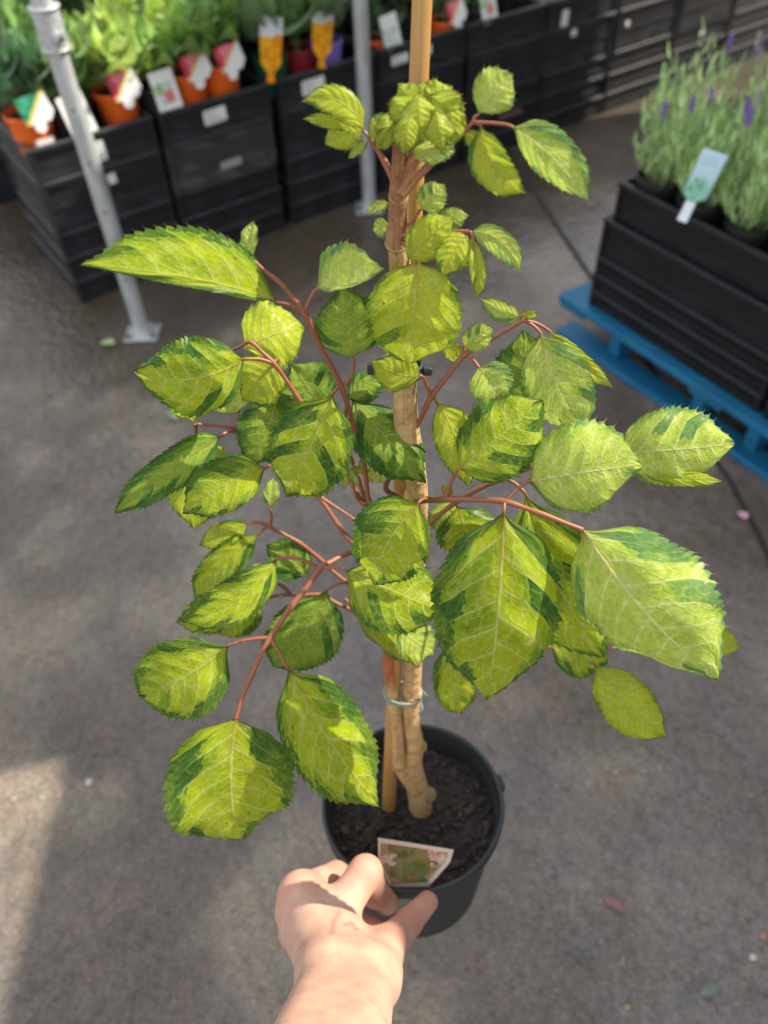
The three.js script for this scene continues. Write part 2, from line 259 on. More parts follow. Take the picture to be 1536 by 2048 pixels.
// ---------------------------------------------------------------- potted seedlings in the crates
const leafSkin = (c) => new THREE.MeshPhysicalMaterial({ color: rgb(...c), roughness: 1, transmission: 0.3, thickness: 0, clearcoat: 0.25, clearcoatRoughness: 0.45, vertexColors: true, side: THREE.DoubleSide });
const greenSkins = { bright1: leafSkin([0.19, 0.36, 0.06]), bright2: leafSkin([0.32, 0.46, 0.08]), dark1: leafSkin([0.14, 0.27, 0.06]), dark2: leafSkin([0.07, 0.17, 0.07]), blue1: leafSkin([0.2, 0.36, 0.10]), blue2: leafSkin([0.13, 0.25, 0.12]), bright: leafSkin([0.25, 0.42, 0.07]), dark: leafSkin([0.10, 0.22, 0.07]), blue: leafSkin([0.16, 0.31, 0.12]), parsley: leafSkin([0.08, 0.20, 0.025]), grey: leafSkin([0.50, 0.70, 0.30]) };
function blade(len, wid, curl, fold, col) {       // a small curved leaf along +y, upper side +z
  const rows = 5, pos = [], c = [], idx = [];
  for (let i = 0; i <= rows; i++) { const t = i / rows, a = -curl * t, h = wid * 0.5 * Math.pow(Math.sin(Math.PI * Math.pow(t, 0.8)), 0.8) + 0.0004; const y = len * t * Math.cos(a * 0.6), z = len * t * Math.sin(a * 0.6);
    for (const s of [-1, 0, 1]) { pos.push(s * h, y, z + Math.abs(s) * h * fold); const q = s ? 1 : 1.25; c.push(col[0] * q, col[1] * q, col[2] * q); } }
  for (let i = 0; i < rows; i++) for (let k = 0; k < 2; k++) { const q = i * 3 + k; idx.push(q, q + 1, q + 3, q + 1, q + 4, q + 3); }
  const g = new THREE.BufferGeometry(); g.setAttribute('position', new THREE.Float32BufferAttribute(pos, 3)); g.setAttribute('color', new THREE.Float32BufferAttribute(c, 3)); g.setIndex(idx); g.computeVertexNormals(); return g;
}
function foliage(seed, { n, h, spread, len, wid, curl = 0.9, fold = 0.35, stems = 6 }) {
  const r = rng(seed), L = [], S = [];
  for (let s = 0; s < stems; s++) {
    const az = r() * 6.283, out = spread * Math.sqrt(r()), hh = h * (0.65 + 0.35 * r()), pts = [V(0.01 * Math.cos(az), 0, 0.01 * Math.sin(az)), V(out * 0.5 * Math.cos(az), hh * 0.55, out * 0.5 * Math.sin(az)), V(out * Math.cos(az), hh, out * Math.sin(az))];
    S.push(tube(pts, [0.0022, 0.0018, 0.001], 6, 5)); const cv = new THREE.CatmullRomCurve3(pts);
    const m = Math.round(n / stems);
    for (let k = 0; k < m; k++) {
      const t = 0.3 + 0.7 * (k + r() * 0.8) / m, p = cv.getPoint(Math.min(1, t)), a = k * 2.4 + r(), l = len * (0.6 + 0.6 * r()) * (t > 0.9 ? 0.7 : 1), q = 0.65 + 0.6 * r();
      const g = blade(l, wid * l / len, curl * (0.5 + r()), fold, [q * (0.9 + 0.25 * r()), q, q * 0.9]);
      g.rotateX(rad(t > 0.92 ? 45 + 20 * r() : 62 + 38 * r())).rotateY(a + Math.PI / 2).translate(p.x, p.y, p.z); L.push(g);
    }
  }
  return { leaves: merge(L), stems: merge(S) };
}
const K = {
  basil: [0, 1].map((i) => foliage(300 + i, { n: 44, h: 0.16, spread: 0.085, len: 0.088, wid: 0.058, stems: 7 })),
  pepper: [0, 1].map((i) => foliage(310 + i, { n: 56, h: 0.20, spread: 0.10, len: 0.095, wid: 0.042, stems: 7, curl: 1.2 })),
  long: [0, 1].map((i) => foliage(320 + i, { n: 40, h: 0.20, spread: 0.11, len: 0.15, wid: 0.05, stems: 6, curl: 1.4 })),
  parsley: [0, 1].map((i) => foliage(330 + i, { n: 190, h: 0.15, spread: 0.12, len: 0.03, wid: 0.022, stems: 14 })),
};
const stemGreen = std([0.16, 0.26, 0.07], 0.6), soilSmall = std([0.03, 0.022, 0.017], 0.95);
const potProfile = (r, h) => [[0, 0], [r * 0.74, 0], [r * 0.76, 0.003], [r * 0.93, h * 0.84], [r, h * 0.85], [r * 1.01, h * 0.99], [r * 0.99, h], [r * 0.94, h], [r * 0.92, h * 0.84], [r * 0.91, h * 0.8]].map(([x, y]) => new THREE.Vector2(x, y));
function smallPot(color, r, h) { return [new THREE.LatheGeometry(potProfile(r, h), 32), std(color, 0.45)]; }
const potColors = { orange: [0.88, 0.15, 0.014], black: [0.025, 0.025, 0.027], green: [0.012, 0.11, 0.05], red: [0.22, 0.012, 0.02], purple: [0.25, 0.19, 0.62] };
const potParts = Object.fromEntries(Object.entries(potColors).map(([k, c]) => [k, smallPot(c, k === 'black' ? 0.055 : k === 'orange' ? 0.06 : 0.052, k === 'orange' ? 0.10 : 0.11)]));
const potR = { orange: 0.06, black: 0.055, green: 0.052, red: 0.052, purple: 0.052 }, potHt = { orange: 0.10, black: 0.11, green: 0.11, red: 0.11, purple: 0.11 };
// plant tags, printed flat
function tagShape(kind) {
  const s = new THREE.Shape();
  if (kind === 'bib') { s.moveTo(-0.038, 0.04); s.lineTo(0.03, 0.045); s.lineTo(0.042, 0.0); s.lineTo(0.03, -0.018); s.lineTo(0.014, -0.02); s.absarc(0, -0.026, 0.014, 0.5, -Math.PI - 0.5, true); s.lineTo(-0.03, -0.018); s.closePath(); }
  else if (kind === 'card') { s.moveTo(-0.03, 0.05); s.lineTo(0.03, 0.05); s.lineTo(0.03, -0.035); s.lineTo(0.024, -0.042); s.lineTo(-0.024, -0.042); s.lineTo(-0.03, -0.035); s.closePath(); }
  else { s.moveTo(-0.03, 0.075); s.lineTo(0.032, 0.075); s.lineTo(0.026, -0.02); s.lineTo(0.008, -0.04); s.lineTo(0.01, -0.06); s.lineTo(-0.01, -0.06); s.lineTo(-0.008, -0.04); s.lineTo(-0.026, -0.02); s.closePath(); }
  return flatShape(s, 0.0009, 0.1, 0.16);
}
const tagTex = (draw) => new THREE.MeshStandardMaterial({ roughness: 0.4, map: canvasTex(128, 192, (g, w, h) => { g.fillStyle = '#f4f4f1'; g.fillRect(0, 0, w, h); draw(g, w, h); }) });
const tri = (g, c, pts) => { g.fillStyle = c; g.beginPath(); pts.forEach(([x, y], i) => i ? g.lineTo(x, y) : g.moveTo(x, y)); g.fill(); };
const tagMats = {
  pinkBib: tagTex((g) => { g.save(); g.beginPath(); g.moveTo(0, 20); g.lineTo(112, 20); g.lineTo(14, 128); g.lineTo(0, 128); g.clip(); blob(g, ['#e8506e', '#d83a56', '#f28a98', '#c93a4c'], 45, 75, 55, 150, 3); g.restore(); tri(g, '#d9cf58', [[112, 20], [122, 20], [22, 128], [14, 128]]); }),
  greenBib: tagTex((g) => { g.save(); g.beginPath(); g.moveTo(0, 20); g.lineTo(112, 20); g.lineTo(14, 128); g.lineTo(0, 128); g.clip(); g.fillStyle = '#2f8f6a'; g.fillRect(0, 0, 128, 130); blob(g, ['#2f8f6a', '#1f7a55', '#4aa884'], 45, 75, 45, 70, 5); g.restore(); tri(g, '#e2c648', [[112, 20], [124, 20], [26, 128], [14, 128]]); }),
  limeCard: tagTex((g) => { g.fillStyle = '#dfe9e2'; g.fillRect(36, 34, 56, 40); g.fillStyle = '#8fc43c'; g.fillRect(40, 84, 50, 42); blob(g, ['#a9d64e', '#6fae2a', '#c6e67c'], 64, 104, 18, 40, 9); }),
  redCard: tagTex((g) => { g.fillStyle = '#cfd8d2'; g.fillRect(34, 62, 60, 66); blob(g, ['#7fb848', '#98c860'], 42, 80, 12, 30, 10); blob(g, ['#e2857c', '#d86a60'], 72, 104, 14, 30, 11); g.strokeStyle = '#ffffff'; g.lineWidth = 3; g.strokeRect(36, 62, 56, 64); }),
  amber: tagTex((g) => { g.fillStyle = '#dfe2e6'; g.fillRect(0, 0, 128, 56); g.fillStyle = '#f0a000'; g.fillRect(0, 56, 128, 136); blob(g, ['#f6b420', '#e89400'], 60, 100, 40, 30, 13); }),
  plain: tagTex((g) => { blob(g, ['#c6d8cc', '#dfe9e2'], 60, 110, 30, 30, 15); }),
};
const tagGeo = { bib: tagShape('bib'), card: tagShape('card'), flag: tagShape('flag') };
function seedling(label, pos, potC, kind, variant, skin, opts = {}) {
  const t = thing('potted_seedling', label, 'potted plant', pos, opts.turn ?? 0, opts.group); const hv = Math.floor(hash(Math.round(pos[0] * 1000), Math.round(pos[2] * 1000), 5) * 3); if (hv && greenSkins[skin + hv]) skin = skin + hv;
  const [pg, pm] = potParts[potC], ht = potHt[potC]; part('pot', pg, pm, t); part('soil', new THREE.CylinderGeometry(potR[potC] * 0.91, potR[potC] * 0.9, 0.004, 24).translate(0, ht * 0.83, 0), soilSmall, t);
  const f = K[kind][variant], y = ht * 0.82, a = opts.fturn ?? 0, sc = opts.scale ?? 1;
  const fo = part('foliage', f.leaves, greenSkins[skin], t); fo.position.y = y; fo.rotation.y = a; fo.scale.setScalar(sc); fo.userData.kind = 'stuff';
  const st = part('stems', f.stems, stemGreen, t); st.position.y = y; st.rotation.y = a; st.scale.setScalar(sc);
  return t;
}
function addTag(t, geo, mat, [x, y, z], tilt, lean, turn = 0) { const m = part('tag', tagGeo[geo], tagMats[mat], t); m.position.set(x, y, z); m.rotation.set(-lean, turn, tilt); m.scale.setScalar(geo === 'bib' ? 1.08 : geo === 'card' ? 1.15 : 1.2); return m; }
const BASE = 0.389 + 0.012;
// the front pots, placed where the photograph shows them along the row
const front = [
  ['orange', 48, 'pepper', 0, 'dark', 'bib', 'greenBib', 'seedling in an orange pot with a green and white tag, leftmost on the crates'],
  ['black', 128, 'pepper', 1, 'dark', 'card', 'limeCard', 'seedling in a black pot with a white and lime tag, behind the left pole'],
  ['orange', 226, 'basil', 0, 'bright', 'bib', 'pinkBib', 'seedling in an orange pot with a pink tag, just right of the left pole'],
  ['black', 308, 'basil', 1, 'bright', 'card', 'redCard', 'seedling in a black pot with a white picture card, between orange pots'],
  ['orange', 372, 'basil', 0, 'bright', 'bib', 'pinkBib', 'seedling in an orange pot with a pink tag, right of the white picture card'],
  ['orange', 442, 'basil', 1, 'bright', 'bib', 'pinkBib', 'seedling in an orange pot with a pink tag, rightmost of the orange pots'],
  ['green', 548, 'long', 0, 'blue', 'flag', 'amber', 'long-leaved plant in a green pot with an amber and white tag'],
  ['red', 612, 'long', 1, 'blue', null, null, 'long-leaved plant in a dark red pot, between the green and purple pots'],
  ['purple', 668, 'long', 0, 'blue', 'flag', 'amber', 'long-leaved plant in a purple pot beside the grey pole'],
];
front.forEach(([c, px, kind, v, skin, tg, tm, label], i) => {
  const q = level(px, 250 - (px - 48) * 0.21, TOP).sub(RA), s = q.dot(RD), r = rng(400 + i);
  const back = 0.024 + potR[c]; const p = row(s, back, BASE + (c === 'orange' ? 0.045 : 0.02));
  const t = seedling(label, [p.x, p.y, p.z], c, kind, v, skin, { turn: RT, fturn: r() * 6, scale: 0.85 + 0.2 * r() }); t.scale.setScalar(1.08);
  const R = potR[c];
  if (tg === 'bib') { addTag(t, tg, tm, [0.008, 0.108, R + 0.004], 0.02, 0.12); if (i === 0) { const m = part('sticker', plate(0.05, 0.014), paper, t); m.position.set(0.008, 0.038, R * 0.90); m.rotation.x = -0.12; } }
  if (tg === 'card') addTag(t, tg, tm, [0, 0.10, R + 0.01], i === 1 ? 0.12 : 0.06, 0.2);
  if (tg === 'flag') addTag(t, tg, tm, [i === 8 ? -0.05 : -0.03, 0.13, R + 0.012], -0.28, 0.25);
});
// further right along the row: flowers with red and white tags
{
  const mk = (px, py, c, label, mats) => { const q = level(px, py, TOP).sub(RA), p = row(q.dot(RD), 0.085, BASE); const t = seedling(label, [p.x, p.y, p.z], c, 'basil', 0, 'dark', { turn: RT, scale: 0.55 }); mats.forEach(([g, m, x, tilt], k) => addTag(t, g, m, [x, 0.12 + 0.01 * k, 0.066], tilt, 0.25)); return t; };
  mk(792, 95, 'orange', 'small plant in an orange pot beside the plant stake at the top', [['card', 'plain', 0, 0.1]]);
  mk(915, 55, 'orange', 'small plant in an orange pot with a pink tag, right of the stake', [['bib', 'pinkBib', 0, 0.1]]);
  mk(985, 40, 'black', 'small plant in a black pot with a white card, near the frame top', [['card', 'redCard', 0, 0.1]]);
}
// filling rows behind, seen as massed green
const fillers = [];
{
  const kinds = [['basil', 'bright'], ['basil', 'bright'], ['pepper', 'dark'], ['parsley', 'parsley'], ['long', 'blue']];
  const names = { basil: 'bright broad-leaved seedling', pepper: 'dark narrow-leaved seedling', parsley: 'fine-leaved parsley-like seedling', long: 'long-leaved grey-green seedling' };
  const rowsDef = [[0.215, 0.03, 2.0, 0], [0.335, 0.0, 2.0, 0], [0.49, 0.14, 1.60, 0], [0.61, 0.16, 1.60, 0], [0.75, 0.14, 1.6, 0], [0.91, 0.04, 1.14, 0], [1.03, 0.06, 1.14, 0], [1.17, 0.04, 1.14, 0], [1.34, -0.06, 0.64, 0], [1.46, -0.04, 0.64, 0]];
  rowsDef.forEach(([back, s0, s1], j) => {
    let n = 0; for (let s = s0 + 0.06; s < s1; s += 0.17) {
      const r = rng(500 + j * 40 + n); const px = s;
      let k = back > 0.85 ? 3 : px < 0.24 ? 2 : px < 0.72 ? (r() < 0.85 ? 0 : 2) : px < 1.2 ? 4 : 2; if (back > 0.6 && px > 0.5) k = r() < 0.5 ? 4 : 3; if (j > 4) k = r() < 0.75 ? 3 : 2;
      const p = row(s + (r() - 0.5) * 0.02, back + (r() - 0.5) * 0.015, BASE);
      seedling(`${names[kinds[k][0]]} in black pot, ${ords[n]} from left in ${ords[j + 1]} pot line`, [p.x, p.y, p.z], r() < 0.08 ? 'red' : 'black', kinds[k][0], r() < 0.5 ? 0 : 1, kinds[k][1], { turn: RT, fturn: r() * 6, scale: 0.62 + 0.55 * r(), group: 'seedlings massed behind the front pots' }); n++;
    }
  });
}

// ---------------------------------------------------------------- blue pallet with lavender crates
const LA = V(0.523, 0, -1.943), LE = V(0.526, 0, 0.851), LM = V(0.851, 0, -0.526);
const LT = Math.atan2(-LE.z, LE.x);          // local x runs along the near face, local z towards the yard
const lav = (along, inn, y = 0) => LA.clone().addScaledVector(LE, along).addScaledVector(LM, inn).setY(y);
{
  const blue = new THREE.MeshStandardMaterial({ color: rgb(0.010, 0.18, 0.37), roughness: 0.55, map: dataTex(256, 256, (u, v) => { const a = 0.8 + 0.35 * (fbm(u * 5, v * 60, 111, 4) - 0.5) + 0.4 * (fbm(u * 9, v * 9, 113, 4) - 0.5); const w = sstep(0.55, 0.64, fbm(u * 14, v * 40, 117, 4)); return mix3([a, a, a], [2.6, 1.1, 0.8], w * 0.4); }) });
  const t = thing('pallet', 'bright blue painted wooden pallet under the lavender crates', 'pallet', [LA.x, 0, LA.z], LT);
  // local frame: x along, -z inward
  const L = 1.16, D = 1.0;
  const grain = (g) => { const p = g.attributes.position, u = g.attributes.uv; for (let i = 0; i < p.count; i++) u.setXY(i, p.getX(i), p.getZ(i) + p.getY(i)); return g; };
  [0, 0.178, 0.34, 0.50, 0.66, 0.892].forEach((z, k) => { const w = k === 0 || k === 5 ? 0.125 : 0.1; part('deck_board', grain(box(L, 0.019, w, L / 2, 0.1305, -z - w / 2 + 0.002 * (k % 2), 0.003)), blue, t); });
  for (const x of [0.05, 0.53, 1.06]) part('cross_board', grain(box(0.1, 0.018, D, x, 0.1115, -D / 2 - 0.006, 0.003)), blue, t);
  for (const z of [0.05, 0.45, 0.84]) for (const x of [0.19, 0.49, 0.66, 1.06]) part('block', grain(box(0.035 + (x > 1 ? 0.06 : 0), 0.082, 0.11, x, 0.061, -z - 0.055, 0.003)), blue, t);
  for (const z of [0.012, 0.46, 0.90]) part('bottom_board', grain(box(L, 0.018, 0.07, L / 2, 0.0102, -z - 0.035, 0.003)), blue, t);
  // crates on the pallet: two nested stacks side by side
  const cw = 0.57, cd = 0.36, low = makeCrate(0.05, 1, crateBlack, cw, cd), mid = makeCrate(0.105, 0, crateBlack, cw, cd), tray = makeCrate(0.098, 0, crateBlack, cw * 0.97, cd * 0.95);
  for (const p of [low, mid, tray]) { p.name = 'nursery_crate'; }
  used.nursery_crate -= 3;
  const ly = [[low, 0.05], [low, 0.05], [low, 0.05], [mid, 0.105], [tray, 0.098]], nm = ['bottom', 'second from the bottom', 'middle', 'second from the top', 'top'];
  for (const [a0, i0, word] of [[0.085, 0.03, 'left'], [0.67, 0.03, 'right']]) {
    let y = 0.1408; ly.forEach(([src, h], k) => { const p = lav(a0 + cw / 2 + (k === 4 ? 0.01 : 0), i0 + cd / 2 + (k === 4 ? 0.0 : 0), y); copy(src, [p.x, p.y, p.z], LT, `black crate, ${nm[k]} in the ${word} stack on the blue pallet`, 'black crates on the blue pallet'); y += h; });
  }
}
function spike(r0, seed, h) { const r = rng(seed), L = []; for (let k = 0; k < 16; k++) { const a = k * 2.4, y = h * k / 16; L.push(new THREE.ConeGeometry(0.0035, 0.009, 5).rotateZ(-0.9).rotateY(a).translate(r0 * Math.cos(a) * 0.9, y, -r0 * Math.sin(a) * 0.9)); } return merge(L); }
{
  const leafK = [0, 1, 2].map((i) => {
    const r = rng(600 + i), L = [], S = [];
    for (let s = 0; s < 34; s++) { const az = r() * 6.283, o = 0.085 * Math.sqrt(r()), hh = 0.06 + 0.25 * r() * (1.1 - o / 0.13), top = V(o * Math.cos(az) * 1.15, hh, o * Math.sin(az) * 1.15), pts = [V(0.3 * o * Math.cos(az), 0, 0.3 * o * Math.sin(az)), V(0.85 * o * Math.cos(az), hh * 0.5, 0.85 * o * Math.sin(az)), top]; S.push(tube(pts, [0.0016, 0.0012, 0.0008], 5, 4)); const cv = new THREE.CatmullRomCurve3(pts);
      for (let k = 0; k < 20; k++) { const t = 0.15 + 0.85 * k / 19, p = cv.getPoint(t), q = 0.6 + 0.6 * r(); L.push(blade(0.022 + 0.018 * r(), 0.0042, 0.7, 0.3, [q, q, q * 0.95]).rotateX(rad(35 + 30 * r())).rotateY(k * 2.4 + r()).translate(p.x, p.y, p.z)); } }
    return { leaves: merge(L), stems: merge(S) };
  });
  const skin = greenSkins.grey, stemM = std([0.26, 0.33, 0.17], 0.7), purple = std([0.25, 0.15, 0.48], 0.8), dull = std([0.36, 0.36, 0.30], 0.8), blackPot = std([0.012, 0.012, 0.014], 0.5);
  const spots = [[0.18, 0.10, 'at the near left corner of the tray'], [0.31, 0.10, 'beside the pale blue tag'], [0.45, 0.10, 'in the near row by the frame edge'], [0.57, 0.1, 'in the near row at the tray end'], [0.18, 0.26, 'in the far row at the left end'], [0.32, 0.26, 'in the far row, with purple flowers'], [0.46, 0.26, 'in the far row near the frame edge'], [0.76, 0.1, 'first of the second tray']];
  const pg = new THREE.LatheGeometry(potProfile(0.062, 0.11), 28);
  spots.forEach(([a, i, where], k) => {
    const p = lav(a, i, 0.396 + 0.012), t = thing('lavender_plant', `grey-green lavender in a black pot, ${where}`, 'lavender', [p.x, p.y, p.z], LT, 'lavender plants on the pallet'), r = rng(620 + k);
    part('pot', pg, blackPot, t); part('soil', new THREE.CylinderGeometry(0.056, 0.055, 0.004, 24).translate(0, 0.091, 0), soilSmall, t);
    const f = leafK[k % 3], fo = part('foliage', f.leaves, skin, t); fo.position.y = 0.09; fo.rotation.y = r() * 6; fo.scale.setScalar(0.95 + 0.25 * r()); fo.userData.kind = 'stuff';
    const st = part('stems', f.stems, stemM, t); st.position.y = 0.09; st.rotation.y = fo.rotation.y; st.scale.copy(fo.scale);
    const nf = [2, 2, 4, 4, 3, 4, 5, 2][k];
    for (let q = 0; q < nf; q++) { const az = r() * 6.28, hh = 0.27 + 0.15 * r(), ox = 0.06 * Math.cos(az), oz = 0.06 * Math.sin(az); const fl = part('flower_stem', tube([V(ox * 0.3, 0.09, oz * 0.3), V(ox * 0.8, hh * 0.6, oz * 0.8), V(ox * 1.3, hh, oz * 1.3)], [0.0015, 0.0013, 0.001], 8, 5), stemM, t); part('flower_head', spike(0.0055, 640 + k * 5 + q, 0.032).translate(ox * 1.3, hh, oz * 1.3), q % 3 === 2 ? dull : purple, fl); }
  });
  // pale tag standing at the near edge
  const s = new THREE.Shape(); s.moveTo(-0.03, 0.06); s.lineTo(0.03, 0.06); s.lineTo(0.03, -0.05); s.lineTo(0.012, -0.06); s.lineTo(0.012, -0.115); s.lineTo(-0.012, -0.115); s.lineTo(-0.012, -0.06); s.lineTo(-0.03, -0.05); s.closePath();
  const tagM = new THREE.MeshStandardMaterial({ roughness: 0.25, map: canvasTex(128, 256, (g, w, h) => { const q = g.createLinearGradient(0, 0, 0, h); q.addColorStop(0, '#bcd2e4'); q.addColorStop(0.35, '#a9c9cc'); q.addColorStop(0.7, '#5f9d86'); q.addColorStop(0.72, '#d8e2e8'); g.fillStyle = q; g.fillRect(0, 0, w, h); g.fillStyle = '#8a93a0'; for (let y = 24; y < 60; y += 9) g.fillRect(22, y, 70 + (y * 7) % 20, 2); blob(g, ['#7fb59a', '#5a9a78', '#8fc0b0'], 64, 140, 34, 60, 23); g.fillStyle = '#e6ebf0'; g.fillRect(40, 236, 60, 20); }) });
  const p = at(1408, 352, 1.66), t = thing('plant_tag', 'pale blue and green plastic plant tag stuck in the lavender tray', 'plant tag', [p.x, p.y, p.z], 0);
  const m = part('card', flatShape(s, 0.001, 0.064, 0.18, 0, -0.0275), tagM, t); t.lookAt(camera.position.clone().lerp(V(p.x, 5, p.z), 0.15)); t.rotateZ(-0.2); t.scale.setScalar(0.86);
}

// ---------------------------------------------------------------- black plastic pot, soil
const PC = at(825, 1600, 0.85), lean = rad(8), PA = V(0, Math.cos(lean), -Math.sin(lean));
const potQ = new THREE.Quaternion().setFromUnitVectors(V(0, 1, 0), PA), PH = 0.165, potBase = PC.clone().addScaledVector(PA, -PH);
{
  const t = thing('nursery_pot', 'round black plastic nursery pot held up by its rim', 'plant pot', [potBase.x, potBase.y, potBase.z]); t.quaternion.copy(potQ);
  const mat = new THREE.MeshStandardMaterial({ color: rgb(0.030, 0.034, 0.034), roughness: 0.48, map: dataTex(256, 256, (u, v) => { const a = 0.85 + 0.4 * (fbm(u * 8, v * 8, 121, 5, 8) - 0.5); return [a, a, a]; }) });
  const P2 = (a) => a.map(([x, y]) => new THREE.Vector2(x, y));
  part('body', new THREE.LatheGeometry(P2([[0, 0.004], [0.06, 0.004], [0.066, 0], [0.074, 0], [0.077, 0.004], [0.0925, PH - 0.016], [0.0905, PH - 0.016], [0.0752, 0.008], [0, 0.008]]), 72), mat, t);
  part('rim', new THREE.LatheGeometry(P2([[0.0906, PH - 0.02], [0.0935, PH - 0.02], [0.0972, PH - 0.018], [0.0985, PH - 0.003], [0.0975, PH], [0.0948, PH], [0.0935, PH - 0.004], [0.0906, PH - 0.02]]), 72), mat, t);
  { const h = part('lug', box(0.009, 0.012, 0.018, 0.0998, PH - 0.012, 0, 0.003), mat, t); h.rotation.y = 0.22; }
  // soil: lumpy disc with crumbs
  const N = 70, pos = [], idx = [], col = []; const R = 0.0893, y0 = PH - 0.034;
  for (let j = 0; j <= N; j++) for (let i = 0; i <= N * 2; i++) { const rr = R * j / N, a = i / (N * 2) * 6.28319, x = rr * Math.cos(a), z = rr * Math.sin(a); pos.push(x, y0 + 0.010 * (fbm(x * 60 + 9, z * 60 + 9, 131, 5) - 0.5) + 0.004 * (fbm(x * 260 + 9, z * 260 + 9, 133, 3) - 0.5), z); const k = 0.5 + 0.9 * fbm(x * 150 + 5, z * 150 + 5, 135, 3); col.push(0.030 * k, 0.023 * k, 0.019 * k); }
  for (let j = 0; j < N; j++) for (let i = 0; i < N * 2; i++) { const w = N * 2 + 1, q = j * w + i; idx.push(q, q + 1, q + w, q + 1, q + w + 1, q + w); }
  const g = new THREE.BufferGeometry(); g.setAttribute('position', new THREE.Float32BufferAttribute(pos, 3)); g.setAttribute('color', new THREE.Float32BufferAttribute(col, 3)); g.setIndex(idx); g.computeVertexNormals();
  const crumbs = [], r = rng(140); const lump = [0, 1, 2].map((k) => { const q = new THREE.IcosahedronGeometry(1, 1), p = q.attributes.position; for (let i = 0; i < p.count; i++) { const s = 0.7 + 0.6 * hash(Math.round(p.getX(i) * 50), Math.round(p.getY(i) * 50), k + Math.round(p.getZ(i) * 50)); p.setXYZ(i, p.getX(i) * s, p.getY(i) * s * 0.7, p.getZ(i) * s); } q.computeVertexNormals(); return q; });
  for (let k = 0; k < 650; k++) { const a = r() * 6.283, rr = R * 0.97 * Math.sqrt(r()), s = 0.0012 + 0.0032 * r() * r(), q = 0.6 + 0.9 * r(); crumbs.push(tint(lump[k % 3].clone().scale(s * (0.7 + r()), s, s).rotateY(r() * 6).translate(rr * Math.cos(a), y0 + 0.002 + 0.004 * (fbm(rr * Math.cos(a) * 60 + 9, rr * Math.sin(a) * 60 + 9, 131, 3) - 0.3), rr * Math.sin(a)), r() < 0.06 ? [0.09, 0.05, 0.03] : [0.032 * q, 0.025 * q, 0.021 * q])); }
  const so = thing('potting_mix', 'dark crumbly potting mix filling the black pot', 'soil', [potBase.x, potBase.y, potBase.z]); so.quaternion.copy(potQ);
  const sm = new THREE.MeshStandardMaterial({ color: rgb(1, 1, 1), vertexColors: true, roughness: 0.9 }); part('surface', g, sm, so); const cr = part('crumbs', crumbs, sm, so); cr.userData.kind = 'stuff';
  so.userData.kind = 'stuff';
  const chip = (px, py, px2, py2, z, rr) => { const a = at(px, py, z), b = at(px2, py2, z); const q = thing('wood_chip', 'thin reddish sliver of bark lying on the soil, left side', 'wood chip', [a.x, a.y, a.z]); part('sliver', tube([V(0, 0, 0), b.clone().sub(a).multiplyScalar(0.5), b.clone().sub(a)], [rr * 0.6, rr, rr * 0.4], 6, 5), std([0.16, 0.075, 0.05], 0.8), q); };
  chip(676, 1618, 700, 1580, 0.874, 0.0022);
}

// ---------------------------------------------------------------- the plant: trunk, stake, ties
const zs = (y) => 1 / (1.149 + (1615 - y) * 0.000858);
const PB = at(842, 1625, 0.882);
const rel = (p) => p.clone().sub(PB);
const plant = thing('variegated_shrub', 'staked young shrub with lime and dark green toothed leaves in the black pot', 'potted shrub', [PB.x, PB.y, PB.z]);
const barkMap = dataTex(256, 512, (u, v) => { const f = fbm(u * 8, v * 30, 151, 5, 0), st = vnoise(u * 40, v * 8, 153); let c = mix3([0.40, 0.245, 0.095], [0.62, 0.44, 0.21], clamp(f * 1.3 - 0.15)); if (st > 0.8) c = mix3(c, [0.30, 0.16, 0.06], 0.5); const cx = Math.floor(u * 18), cy = Math.floor(v * 60); if (hash(cx, cy, 155) > 0.84) { const hr = 0.5 + 0.5 * hash(cx, cy, 157), du = (u * 18 - cx - 0.5 + 0.4 * (hash(cx, cy, 158) - 0.5)) / (0.36 * hr), dv = (v * 60 - cy - 0.5 + 0.3 * (hash(cx, cy, 156) - 0.5)) / (0.26 * hr); c = mix3(c, [0.17, 0.085, 0.03], 0.75 * (1 - sstep(0.5, 1, du * du + dv * dv))); } return c; });
barkMap.repeat.set(1, 4.2);
const barkBump = dataTex(256, 512, (u, v) => { const a = fbm(u * 10, v * 40, 161, 5, 0); return [a, a, a]; }, false); barkBump.repeat.set(1, 4.2);
const bark = new THREE.MeshStandardMaterial({ map: barkMap, bumpMap: barkBump, bumpScale: 0.0018, roughness: 0.75, vertexColors: true });
function pathTube(list, seg, rs, colFn) { return tube(list.map(([x, y, z]) => rel(at(x, y, z))), list.map(([, , z, r]) => px2m(r, z)), seg, rs, colFn); }
